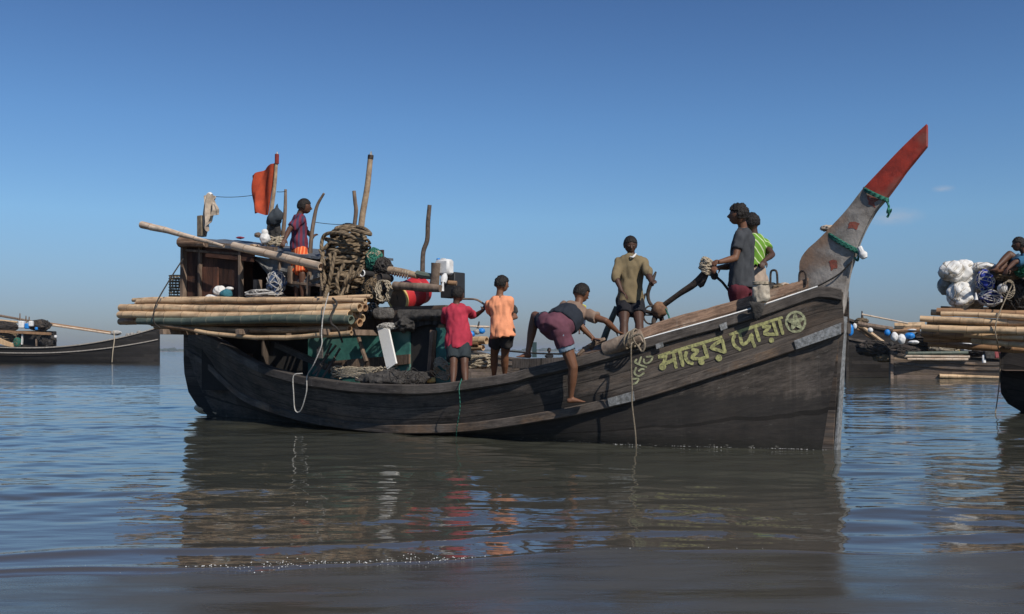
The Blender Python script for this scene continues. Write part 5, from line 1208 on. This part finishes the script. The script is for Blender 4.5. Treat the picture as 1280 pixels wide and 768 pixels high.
rope('rope', [far(142, 414, 92), far(143, 424, 91.5), far(141, 440, 91), far(140, 453, 91)], .045, M_rope2, 'tan rope hanging down the hull of the far left boat')
netball(far(145, 416.5, 93), .5, .4, .22, M_ropew, 'net_heap', 'pale net scraps where the spars meet the rail of the far left boat', 'net', 14, .03, 64, M_sackd)
for i, (x, y) in enumerate(((160, 419), (165, 418), (174, 415.5))): blob(far(x, y, 93), .22, .2, .16, seed=i).obj('rail_bundle', M_sackd, None, label='small grey bundle on the raised end of the far left boat', cat_='bundle', group='bundles on the raised end of the far left boat')
m = MB()
for k in range(5): m.tube([far(-5, 421+k*1.6, 92), far(8, 427+k*1.3, 92), far(19, 431+k*.7, 92)], .05, n=6, sub=6)
m.obj('bamboo_bundle', M_bam, None, label='sheaf of yellowish canes along the rail of the far left boat', cat_='bamboo')

# right boat, close, only its stern in frame
RA = V(at(1251, 500, 18.0)); RA.z = 0; RA = RA+V((.30, 0, 0))
RD = V((.93, -.36, 0)).normalized(); RS = V((RD.y, -RD.x, 0))
rt = thing('fishing_boat', 'black hull end of another fishing boat cut off by the right edge of the photo', 'boat', RA+RD*5, 'wooden fishing boats')
prof = [(1252, 425), (1250, 445), (1249.5, 470), (1251.5, 492), (1260, 505), (1275, 514)]
P0 = [at(x, y, 18.0) for x, y in prof]+[at(1283, 522, 17.9), at(1300, 530, 17.9)]
for sgn in (1, -1):
    rws = []
    for k, p in enumerate(P0):
        r = []
        for i in range(30):
            t = i/29; b = (1.15-.10*k)*(1-(1-t)**2.2) if k < 6 else (.6-.2*(k-6))*(1-(1-t)**2.2)
            r.append(p+RD*(9*t)+RS*sgn*(b+.03)+V((0, 0, (-.75*math.sin(math.pi*t*.8) if k < 3 else -.2*math.sin(math.pi*t*.8)))*1) if not False else p)
        rws.append(r)
    m = MB(); m.grid(rws); m.obj('hull', M_hull4, rt, angle=60)
    if sgn == 1:
        sweep(rws[0], .04, .1, .06, .06, mirror=RS.dot(BN) < 0).obj('gunwale', M_gun, rt)
m = MB(); m.grid([[p+RD*(9*i/12)+V((0, 0, -.25))+RS*s for i in range(13)] for p, s in ((P0[1], -1.0), (P0[1], 1.0))]); m.obj('deck', M_board, rt)
MB().prism([p+RS*.05 for p in P0]+[p+RD*.12+RS*.05 for p in P0[::-1]], -RS*.1).obj('stern_post', M_hull4, rt)
GR = 'bamboo poles on the right-hand boat'
def RQ(px, py, dz): return at(px, py, dz)
for i, (x0, y0, r, z0, mt, lb) in enumerate([(1164, 391, .055, 16.8, M_bam, 'tan bamboo pole at the top left of the right-hand bundle'), (1171, 389, .06, 16.4, M_bam2, 'thick brown bamboo pole on top of the right-hand bundle'), (1176, 392.5, .045, 16.2, M_bam, 'slim tan bamboo pole just under the top of the right-hand bundle'),
     (1150, 398.5, .055, 16.3, M_bam, 'longest yellow bamboo pole of the right-hand bundle'), (1159, 403.5, .05, 16.6, M_bam2, 'brown pole squeezed behind the longest one of the right-hand bundle'), (1152, 410, .062, 16.2, M_bam, 'thick tan bamboo pole at mid height of the right-hand bundle'), (1152, 417, .06, 16.9, M_bam2, 'shaded brown pole set back beneath the mid pole of the right-hand bundle'), (1206, 418.5, .045, 16.1, M_bam, 'shorter slim pole starting right of centre in the right-hand bundle'), (1155, 424, .06, 17.0, M_bam2, 'lowest shaded pole of the right-hand bundle'), (1215, 426.5, .045, 16.1, M_bam, 'short slim pole lowest on the face of the right-hand bundle'), (1160, 430, .055, 17.2, M_bam2, 'dark pole under the whole right-hand bundle')]):
    a = at(x0, y0, z0); b = at(1330, y0*.985+y0*.015*1+5+(3 if y0 > 410 else 0), z0-1.0)
    pole(a, b, r*.9, r*1.05, mt, lb, grp=GR, seed=70+i)
MB().tube([at(1176, 384, 17.2), at(1330, 388, 16.8)], [.016, .03], n=8).obj('wooden_pole', M_iron, None, label='thin dark rod lying above the right-hand bamboo bundle', cat_='rod')
MB().bar(at(1260, 432, 16.1), at(1262, 434, 18.8), .1, .1).obj('outrigger_beam', M_bark, rt)
# sacks
SG = 'netted sacks piled on the right-hand boat'
for i, (x, y, rx, rz_, mt, lb) in enumerate([(1189, 339, .20, .17, M_sack, 'white sack at the top left of the sack pile'), (1203, 343, .26, .23, M_sack, 'biggest white sack in the middle of the sack pile'), (1187, 357, .19, .17, M_sackd, 'dark netted sack on the lower left of the sack pile'), (1201, 369, .22, .22, M_sack, 'cream sack low in the middle of the sack pile'), (1215, 357, .20, .22, M_sack, 'white sack on the right of the sack pile'), (1213, 376, .22, .16, M_sackd, 'dark netted sack at the bottom right of the sack pile'), (1228, 335, .22, .09, M_sack, 'flat white bundle right of the sack pile')]):
    c = at(x, y, 16.4+.15*(i % 3)); s = thing('netted_sack', lb, 'sack', c-V((0, 0, rz_)), SG)
    remesh(blob(c, rx, rx*.9, rz_, seed=80+i, amp=.16, sc=2), .016, 2, .008, 5).obj('sack', mt, s)
    m = MB(); rnd = random.Random(i)
    for k in range(9):
        p = V((rnd.gauss(0, 1), rnd.gauss(0, 1), rnd.gauss(0, 1))).normalized(); q = p.orthogonal().normalized()
        m.tube([c+V(((p.x*math.cos(a)+q.x*math.sin(a))*rx*1.03, (p.y*math.cos(a)+q.y*math.sin(a))*rx*.94, (p.z*math.cos(a)+q.z*math.sin(a))*rz_*1.04)) for a in [j*math.pi/14 for j in range(29)]], .004, n=4)
    m.obj('netting', M_rope2, s)
netball(at(1231, 352, 16.2), .15, .14, .19, M_ropew, 'net_bundle', 'upper royal blue bundle in white netting beside the sack pile', 'net', 14, .007, 91, flat('royal blue cloth', (.03, .05, .28), .85))
netball(at(1237, 373, 16.1), .2, .14, .14, M_ropew, 'net_bundle', 'lower dark blue bundle in white netting beside the sack pile', 'net', 20, .007, 92, flat('indigo cloth', (.02, .028, .12), .85))
netball(at(1262, 368, 16.4), .45, .3, .30, M_roped, 'net_heap', 'big dark net heap under the sitting man', 'net', 40, .012, 93, mk('dark brown netting', (.06, .05, .042), (.022, .02, .018), bump=.8))
netball(at(1255, 343, 16.3), .32, .2, .12, M_rope, 'net_heap', 'brown net roll that the sitting man rests his feet on', 'net', 20, .012, 94, mk('brown net roll', (.13, .085, .055), (.05, .035, .025), bump=.6))
netball(at(1277, 335, 16.0), .12, .15, .16, M_ropeg, 'net_heap', 'green net bundle at the hip of the sitting man', 'net', 24, .008, 95, flat('green netting', (.02, .15, .07), .9))
wf = remesh(blob(at(1253, 361, 15.9), .078, .078, .078, amp=.04), .01, 1).obj('white_float', M_white, None, label='round white float hanging over the bamboo on the right-hand boat', cat_='float')
MB().tube([at(1219.5, 366, 16.0), at(1220, 370, 16.0), at(1220, 375, 16.0)], [.008, .02, .035], n=9, sub=6).obj('white_float', M_white, None, label='small white cone float in front of the sack pile', cat_='float')
for x, lb in ((1262, 'left'), (1275, 'right')):
    MB().tube([at(x+3, 342, 16.6), at(x, 388, 16.4)], .045, n=8, sub=5).obj('wooden_post', M_bark, None, label='%s one of two grey props under the nets on the right-hand boat' % lb, cat_='post', group='props on the right-hand boat')
rope('rope', [at(1266, 354, 15.8), at(1255, 378, 15.7), at(1246, 400, 15.6), at(1244, 415, 15.6), at(1247, 430, 15.8), at(1250, 452, 17.6), at(1249, 480, 17.7), at(1246, 505, 17.6), at(1244, 517, 17.5)], .010, M_rope3, 'brown rope hanging over the right-hand bamboo and down into the water')
m = MB()
for k in range(4): m.tube([at(1262, 358, 15.75)+V((math.cos(a)*(.07+.015*k), .02*k, math.sin(a)*(.10+.012*k)-.02*k)) for a in [i*math.pi/9 for i in range(19)]], .005, n=5)
m.obj('rope_coil', M_rope2, None, label='loose loops of tan line beside the round white float', cat_='rope coil')
person('man in a blue shirt sitting on the nets of the right-hand boat with bent legs', 16.0, 1.6, (1273.5, 305.5), (1282, 320), (1290, 342), -70, -85,
       [(1268, 328, n_), (1260, 336, n_)], [(1275, 334, n_), (1262, 338, n_)], [(1262, 318, n_), (1246, 334, n_), (1238, 334, n_)], [(1266, 322, f_), (1252, 336, n_), (1244, 337, n_)], 1,
       cl('denim blue shirt', (.045, .14, .24)), cl('navy shorts', (.03, .06, .10)), sleeve=.8, hem=.03, short=.85, group='people on other boats')

# boats beyond the bow on the right
moonboat('dark boat with a tall black end post just right of the prow in the background', V(at(1060, 470, 44))*1, (1, .10, 0), 17, 1.5, 2.5, 2.2, 1.1, M_hull4, M_rail, midt=.5, bottom=.5)
moonboat('grey brown boat with a curved rub rail low behind the right-hand bamboo', V(at(1116, 474, 40.6)), (1, .03, 0), 8.5, 1.0, 1.05, .85, .62, M_hull3, M_rail, midt=.45, bottom=.4)
for i, (x0, y0, x1, y1, r, mt) in enumerate([(1070, 403, 1112, 434, .07, M_bam), (1071, 407, 1106, 434, .06, M_bam2), (1074, 410, 1114, 436, .06, M_bam), (1072, 412, 1100, 430, .05, M_bam2)]):
    MB().tube([at(x0, y0, 41.5+i*.2), at(x1, y1, 41.2)], [r, r*1.1], n=8).obj('bamboo_pole', mt, None, label='slanting bamboo pole fanned over the dark background boat', cat_='bamboo pole', group='fan of slanting poles behind the prow')
for i, (x0, y0, x1, y1, r, mt, lb) in enumerate([(1072, 405, 1116, 412, .10, M_bark, 'grey log running level from the fan of poles'), (1118, 408, 1156, 407, .14, M_bam, 'thick orange tan bamboo pole end left of the right-hand bundle'), (1115, 414, 1150, 412, .10, M_bam2, 'brown bamboo pole beneath the thick orange tan one'), (1130, 445.5, 1212, 446.5, .06, M_bamp, 'pale pole on the near side of the grey brown boat, upper of two'), (1134, 449, 1210, 449.5, .05, M_bamp, 'pale pole on the near side of the grey brown boat, lower of two'), (1132, 442, 1210, 441, .07, M_bamg, 'green pole above the two pale ones on the grey brown boat'), (1174, 470, 1250, 473, .08, M_bam, 'bamboo pole afloat along the waterline of the grey brown boat'), (1077, 393, 1135, 404.5, .035, M_bamp, 'thin white pole slanting down to the right above the blue floats')]):
    MB().tube([at(x0, y0, 40), at((x0+x1)/2, (y0+y1)/2, 39.8), at(x1, y1, 39.6 if i != 6 else 39)], r, n=8, sub=5).obj('bamboo_pole', mt, None, label=lb, cat_='bamboo pole', group='poles on the background boats')
for i, (x0, y0, x1, y1, r) in enumerate([(1061, 372, 1060, 404, .04), (1077.5, 389, 1078, 402, .05)]):
    MB().tube([at(x0, y0, 42), at(x1, y1, 42)], [r*.5, r*1.4], n=7).obj('wooden_pole', M_iron, None, label=('thin dark mast standing just right of the prow' if i == 0 else 'short dark stake above the fan of poles'), cat_='pole')
blob(at(1077, 401.5, 41), .28, .2, .13, seed=3).obj('brown_bundle', M_rope, None, label='brown bundle at the root of the short dark stake', cat_='bundle')
FG = 'floats on the background boats'
for i, (x, y, rx, rz_, mt, lb) in enumerate([(1063, 413, .17, .32, M_blue, 'tall blue float touching the edge of the prow'), (1068.5, 408, .12, .16, M_white, 'white can right beside the tall blue float'), (1088, 413, .15, .14, M_white, 'small white float among the fanned poles'), (1109, 416, .17, .17, M_blue, 'round blue float at the left of the blue and white cluster'), (1118, 421, .20, .24, M_white, 'left white can of the blue and white cluster'), (1127, 424, .22, .26, M_white, 'right white can of the blue and white cluster'), (1137, 420, .28, .17, M_blue, 'widest blue can in the blue and white cluster'), (1142, 428, .30, .10, M_white, 'flat white foam block under the widest blue can'), (1114, 430, .14, .13, M_blackc, 'black float beneath the blue and white cluster'), (1140, 412.5, .25, .05, M_white, 'thin white slat above the widest blue can')]):
    remesh(blob(at(x, y, 39.5), rx*.72, rx*.6, rz_*.78, seed=60+i, amp=.12), .03, 1).obj('float', mt, None, label=lb, cat_='float', group=FG)
netball(at(1180, 436, 41), .7, .4, .2, M_rope2, 'net_heap', 'yellow and brown net heap on the grey brown boat', 'net', 30, .03, 101, flat('yellow netting', (.45, .36, .06), .9))
netball(at(1105, 448, 41.0), .45, .4, .16, M_rope, 'net_heap', 'small ochre heap on the rail of the dark background boat', 'net', 14, .02, 102, mk('ochre', (.3, .2, .09), (.14, .1, .06)))
netball(at(1150, 436, 41.5), .7, .4, .25, M_roped, 'net_heap', 'dark net heap left of the yellow one on the background boat', 'net', 26, .03, 103, M_blackc)
for i, (x, y, r, mt, lb) in enumerate([(1208, 434, .25, M_white, 'white box on the background boat below the right-hand bundle'), (1236, 444, .26, M_blackc, 'black barrel near the right end of the grey brown boat'), (1235.5, 438.5, .13, M_white, 'white cap of cloth on top of the black barrel'), (1247, 444, .22, flat('dusty red', (.3, .07, .07)), 'dusty red box at the right end of the grey brown boat'), (1230, 452, .10, M_whited, 'pale upright post left of the black barrel')]):
    MB().box(at(x, y, 40.2), r*1.5, r, r*1.3 if i != 4 else .55, bev=.04).obj('deck_box' if i in (0, 3) else ('barrel' if i == 1 else ('cloth' if i == 2 else 'post')), mt, None, label=lb, cat_=('box' if i in (0, 3) else ('barrel' if i == 1 else ('cloth' if i == 2 else 'post'))))
# boat moored behind ours, glimpsed between the crew
moonboat('background boat almost hidden behind the people on the big boat', V(at(585, 470, 46)), (1, .05, 0), 8, 1.1, 1.2, 1.3, .7, M_hull3, M_rail, midt=.5, bottom=.4)
MB().tube([at(585, 408, 45), at(612, 409, 45)], .05, n=7, sub=4).obj('spar', M_bamp, None, label='thin pale spar beyond the boys in red and orange', cat_='spar')
MB().tube([at(597, 411, 45), at(599, 402, 45)], [.06, .03], n=7).obj('wooden_pole', M_iron, None, label='short dark stake beyond the boys in red and orange', cat_='pole')
for x, y, r, mt, lb in ((589, 418, .18, M_blue, 'blue float seen between the boys in red and orange, left one'), (602, 414, .16, M_blue, 'blue float seen between the boys in red and orange, right one'), (596, 415, .16, M_sackd, 'grey bundle between the two blue floats beyond the boys')):
    blob(at(x, y, 45), r, r*.8, r*.8, seed=int(x), amp=.08).obj('float', mt, None, label=lb, cat_='float')
MB().bar(at(668, 428, 44.5), at(668, 447, 44.5), .26, .2, up=V((1, 0, 0))).obj('leg_post', flat('dark teal post', (.03, .06, .065)), None, label='dark teal post standing in for legs beneath the thigh of the climbing man', cat_='post')  # plain post in place of what was taken for a man's lower legs
YS = cl('yellow shirt', (.62, .60, .04))
person('small far-off man in a yellow shirt behind the elbow of the climbing man', 44, 1.55, (726, 376), (726.5, 382), (727, 396), 170, 150,
       [(731.5, 390, n_), (735, 394, n_)], [(722, 389, n_), (721, 394, n_)], [(729, 406, n_), (729.5, 416, n_)], [(724.5, 406, n_), (724, 416, n_)], 1, YS, cl('navy trousers', (.03, .04, .07)), sleeve=.7, hem=.02, short=1.0, vox=.014, group='people on other boats')
person('far-off dark figure sitting low behind the raised foot of the climbing man', 44, 1.5, (686.5, 438), (686.5, 444), (687, 457), 170, 160,
       [(682, 450, n_), (684, 456, n_)], [(691, 450, n_), (689, 456, n_)], [(682, 462, n_), (682, 470, n_)], [(691, 462, n_), (691, 470, n_)], 3, cl('black shirt', (.02, .02, .022)), cl('black trousers', (.02, .02, .025)), sleeve=.7, hem=.02, short=1.0, vox=.014, group='people on other boats')

# ------------------------------------------------------------------ water, beach, far shore
WV = []
rnd = random.Random(2)
for k in range(34):
    lam = .16*(1.115**k)*rnd.uniform(.9, 1.1); th = rnd.gauss(math.pi/2+.10, .50 if k < 22 else .35)
    WV.append((2*math.pi/lam*math.cos(th), 2*math.pi/lam*math.sin(th), rnd.uniform(0, 6.28), lam, (.0011*lam**.9*rnd.uniform(.5, 1.3)*2.1)*(.75 if lam > 1.2 else 1.12 if lam < .6 else 1)))
def wz(x, y, res):
    z = 0; pat = .45+.9*max(0, noise.noise(V((x*.22, y*.45, 0)))+.35)
    for kx, ky, ph, lam, am in WV:
        if lam < res*3.2: continue
        z += am*math.sin(kx*x+ky*y+ph)
    return z*pat
def shore(x): return 5.02+.15*max(-1.5, min(2.5, x+1.3))+.05*math.sin(x*1.9+.6)+.02*math.sin(x*4.7)
NR, NC = 720, 440
vsw = []; uvw_ = []
for i in range(NR):
    Y = 4.0*math.exp(i/559*math.log(8.0)) if i < 560 else 32*math.exp((i-559)/(NR-560)*math.log(6000/32))
    res = Y*(math.log(8.0)/559 if i < 560 else math.log(6000/32)/(NR-560))
    for j in range(NC):
        tx = math.tan((j/(NC-1)-.5)*math.radians(96)); x = Y*tx
        z = 0
        if Y < 160: z = wz(x, Y, max(res, Y*.0038*.8))*min(1, max(0, (Y-4.7)/2.2))
        if Y < 9:
            s = shore(x)
            # the last low lap running up the sand
            d = Y-(s+.10+.03*math.sin(x*2.3)); z += .014*math.exp(-(d/.05)**2)*(.6+.5*noise.noise(V((x*1.1, 0, 4))))*(1 if d < 0 else 1)
            d = Y-(s+.62+.10*math.sin(x*.9+1)+.12*noise.noise(V((x*.8, 3, 0)))); z += .012*math.exp(-(d/.10)**2)
            if Y < s: z -= (s-Y)*.10
        vsw.append((x, Y, z)); uvw_.append((x, Y))
fw_ = [(i*NC+j, i*NC+j+1, (i+1)*NC+j+1, (i+1)*NC+j) for i in range(NR-1) for j in range(NC-1)]
m, nt, b = nodes('sea water'); N = nt.nodes; L = nt.links
b.inputs['Roughness'].default_value = .03; b.inputs['IOR'].default_value = 1.33; b.inputs['Specular IOR Level'].default_value = .5
tc = N.new('ShaderNodeTexCoord'); sx = N.new('ShaderNodeSeparateXYZ'); L.new(tc.outputs['Object'], sx.inputs[0])
nz0 = N.new('ShaderNodeTexNoise'); nz0.inputs['Scale'].default_value = .35; nz0.inputs['Detail'].default_value = 4; L.new(tc.outputs['Object'], nz0.inputs[0])
cr = N.new('ShaderNodeValToRGB'); cr.color_ramp.elements[0].position = .35; cr.color_ramp.elements[1].position = .65
cr.color_ramp.elements[0].color = (.050, .052, .040, 1); cr.color_ramp.elements[1].color = (.062, .062, .047, 1); L.new(nz0.outputs['Fac'], cr.inputs[0])
# sandier, paler water over the shallows
mr = N.new('ShaderNodeMapRange'); mr.inputs['From Min'].default_value = 4.9; mr.inputs['From Max'].default_value = 8.5; L.new(sx.outputs[1], mr.inputs[0])
mx = N.new('ShaderNodeMix'); mx.data_type = 'RGBA'; L.new(mr.outputs[0], mx.inputs[0]); mx.inputs[6].default_value = (.072, .062, .050, 1); L.new(cr.outputs[0], mx.inputs[7]); L.new(mx.outputs[2], b.inputs['Base Color'])
mp = N.new('ShaderNodeMapping'); mp.inputs['Scale'].default_value = (2.2, 5.5, 1); L.new(tc.outputs['Object'], mp.inputs[0])
nz = N.new('ShaderNodeTexNoise'); nz.inputs['Scale'].default_value = 1.6; nz.inputs['Detail'].default_value = 3; nz.inputs['Roughness'].default_value = .45; L.new(mp.outputs[0], nz.inputs[0])
bm = N.new('ShaderNodeBump'); bm.inputs['Strength'].default_value = .10; bm.inputs['Distance'].default_value = .03; L.new(nz.outputs['Fac'], bm.inputs['Height'])
nf = N.new('ShaderNodeTexNoise'); nf.inputs['Scale'].default_value = 1.1; nf.inputs['Detail'].default_value = 4; mf = N.new('ShaderNodeMapping'); mf.inputs['Scale'].default_value = (.8, 1.6, 1); L.new(tc.outputs['Object'], mf.inputs[0]); L.new(mf.outputs[0], nf.inputs[0])
rf = N.new('ShaderNodeMapRange'); rf.inputs['From Min'].default_value = 14; rf.inputs['From Max'].default_value = 45; rf.inputs['To Max'].default_value = .62; L.new(sx.outputs[1], rf.inputs[0])
b2_ = N.new('ShaderNodeBump'); b2_.inputs['Distance'].default_value = .16; L.new(rf.outputs[0], b2_.inputs['Strength']); L.new(nf.outputs['Fac'], b2_.inputs['Height']); L.new(bm.outputs[0], b2_.inputs['Normal']); L.new(b2_.outputs[0], b.inputs['Normal'])
mw = MB(); mw.v = []; me = bpy.data.meshes.new('sea'); me.from_pydata(vsw, [], fw_); me.polygons.foreach_set('use_smooth', [True]*len(me.polygons)); me.materials.append(m)
o = link('sea', me, None, V((0, 0, 0)), kind='structure')
# sand: one sheet from behind the camera, under the shallows, out to the far horizon
vs_s = []; xs = [-9000, -3000, -600, -100, -30, -12]+[-8+.11*i for i in range(146)]+[12, 30, 100, 600, 3000, 9000]
ys = [-60, -20, -8, -2, 1, 2.5, 3.2]+[3.5+.05*i for i in range(60)]+[6.6, 7.2, 8, 10, 14, 20, 40, 120, 500, 2000, 9000]
for y in ys:
    for x in xs:
        s = shore(x) if abs(x) < 10 else 4.93
        z = (s-y)*.055 if y > 2 else (s-2)*.055+(2-y)*.03
        if y > 7: z = min(z, -.10-(y-7)*.12); z = max(z, -6)
        if abs(x) < 9 and 3 < y < 6.4: z += .016*noise.noise(V((x*.8, y*2.2, 0)))+.006*noise.noise(V((x*3, y*6, 1)))
        vs_s.append((x, y, z))
k = len(xs); m, nt, b = nodes('wet sand'); N = nt.nodes; L = nt.links
tc = N.new('ShaderNodeTexCoord'); nz = N.new('ShaderNodeTexNoise'); nz.inputs['Scale'].default_value = 1.3; nz.inputs['Detail'].default_value = 7; 
mp = N.new('ShaderNodeMapping'); mp.inputs['Scale'].default_value = (.7, 2.2, 1); L.new(tc.outputs['Object'], mp.inputs[0]); L.new(mp.outputs[0], nz.inputs[0])
r = N.new('ShaderNodeValToRGB'); r.color_ramp.elements[0].position = .3; r.color_ramp.elements[1].position = .7; r.color_ramp.elements[0].color = (.046, .043, .035, 1); r.color_ramp.elements[1].color = (.080, .074, .060, 1); L.new(nz.outputs['Fac'], r.inputs[0]); L.new(r.outputs[0], b.inputs['Base Color'])
r2 = N.new('ShaderNodeValToRGB'); r2.color_ramp.elements[0].position = .4; r2.color_ramp.elements[1].position = .62; r2.color_ramp.elements[0].color = (.16, .16, .16, 1); r2.color_ramp.elements[1].color = (.42, .42, .42, 1); L.new(nz.outputs['Fac'], r2.inputs[0]); L.new(r2.outputs[0], b.inputs['Roughness'])
n3 = N.new('ShaderNodeTexNoise'); n3.inputs['Scale'].default_value = 4; n3.inputs['Detail'].default_value = 9; L.new(mp.outputs[0], n3.inputs[0])
bm = N.new('ShaderNodeBump'); bm.inputs['Strength'].default_value = .55; bm.inputs['Distance'].default_value = .014; L.new(n3.outputs['Fac'], bm.inputs['Height']); L.new(bm.outputs[0], b.inputs['Normal']); b.inputs['IOR'].default_value = 1.33
me = bpy.data.meshes.new('beach'); me.from_pydata(vs_s, [], [(i*k+j, i*k+j+1, (i+1)*k+j+1, (i+1)*k+j) for i in range(len(ys)-1) for j in range(k-1)]); me.polygons.foreach_set('use_smooth', [True]*len(me.polygons)); me.materials.append(m)
link('beach', me, None, V((0, 0, 0)), kind='structure')
# foam bubbles along lap and bow; on the lap they also paint sun glints
mb = MB(); rnd = random.Random(9)
def bub(c, r): mb.ell(c, r, r, r*.7, nu=6, nv=4)
for i in range(230):
    u = rnd.random(); x = (-1.7+1.5*rnd.betavariate(1.6, 1.2)+.04*math.sin(i)) if i < 205 else rnd.uniform(-2.4, 1.6); s = shore(x); Y = s+.10+.03*math.sin(x*2.3)+rnd.gauss(0, .045)*(1+.8*math.sin(x*9))
    bub(V((x, Y, .012)), rnd.choice((.0012, .0016, .0022, .0034)))
for i in range(90):
    u = rnd.choice((9.1, 9.8, 10.1, 10.7, 11.0))+rnd.gauss(0, .13); v = lerpt(vw_tab, u)+.03+abs(rnd.gauss(0, .02)); bub(bp(u, v, .006), rnd.uniform(.002, .005))
mb.obj('foam_glints', flat('foam', (.85, .85, .82), .4), None, kind='stuff')
# a twig and a few bits of flotsam on the sand
MB().tube([at(160, 744, 4.55), at(168, 740, 4.6), at(178, 735, 4.66)], [.003, .006, .003], n=6, sub=8).obj('twig', M_iron, None, label='small dark twig lying on the wet sand at the lower left', cat_='twig')
# far shore: a low wooded line
rnd = random.Random(12); mb = MB()
for i in range(420):
    x = -2600+5200*i/419+rnd.uniform(-8, 8); Y = 2600+rnd.uniform(-30, 60); h_ = rnd.uniform(3.5, 8)*(1+.35*noise.noise(V((x*.004, 0, 0))))
    b_ = blob(V((x, Y, h_*.35)), rnd.uniform(9, 16), 8, h_*.75, seed=i, amp=.3, nu=10, nv=7); mb.add(b_.v, b_.f)
mb.obj('far_treeline', mk('far foliage', (.07, .09, .045), (.045, .06, .035), scale=.05, bump=0, rough=.9), None, kind='stuff')
me = bpy.data.meshes.new('far_shore'); pr = [(-9000, 2560, -1), (9000, 2560, -1), (9000, 2570, 1.2), (-9000, 2570, 1.2), (9000, 3400, 2), (-9000, 3400, 2)]
me.from_pydata(pr, [], [(0, 1, 2, 3), (3, 2, 4, 5)]); me.materials.append(mk('far sand', (.25, .2, .15), bump=0)); link('far_shore', me, None, V((0, 0, 0)), kind='structure')
# the air
HZ = True
if HZ:
    m = bpy.data.materials.new('haze air'); m.use_nodes = True; nt = m.node_tree; nt.nodes.remove(nt.nodes['Principled BSDF'])
    pv = nt.nodes.new('ShaderNodeVolumePrincipled'); pv.inputs['Color'].default_value = (.80, .88, 1, 1); pv.inputs['Density'].default_value = .0002; pv.inputs['Anisotropy'].default_value = .2
    nt.links.new(pv.outputs[0], nt.nodes['Material Output'].inputs['Volume'])
    me = bpy.data.meshes.new('haze'); X = 9500; z0, z1 = -8, 16; y0, y1 = -100, 9500
    me.from_pydata([(x, y, z) for x in (-X, X) for y in (y0, y1) for z in (z0, z1)], [], [(0, 1, 3, 2), (4, 6, 7, 5), (0, 4, 5, 1), (2, 3, 7, 6), (0, 2, 6, 4), (1, 5, 7, 3)]); me.materials.append(m)
    link('haze', me, None, V((0, 0, 0)), kind='stuff')
# more clutter on the far boats
netball(at(4, 409, 92.6), 1.4, .7, .55, M_roped, 'net_heap', 'brown net heap at the left frame edge on the far left boat', 'net', 30, .045, 111, mk('brown netting', (.08, .06, .045)))
netball(at(6, 421, 92.8), 1.3, .8, .6, M_rope, 'net_heap', 'dark gear heap below the spars at the left frame edge', 'net', 26, .04, 112, M_blackc)
for i, (x, y, rx, rz_, lb) in enumerate([(1093, 436, .8, .35, 'dark net heap sagging under the fan of poles'), (1125, 440, .9, .3, 'dark gear heap under the blue and white cluster'), (1165, 424, 1.0, .35, 'dark gear heap in the shade of the right-hand bundle'), (1220, 438, .7, .28, 'dark gear heap near the white box on the background boat')]):
    netball(at(x, y, 41.2), rx, .5, rz_, M_roped, 'net_heap', lb, 'net', 24, .025, 120+i, mk('dark gear', (.07, .055, .045), (.025, .02, .018)))
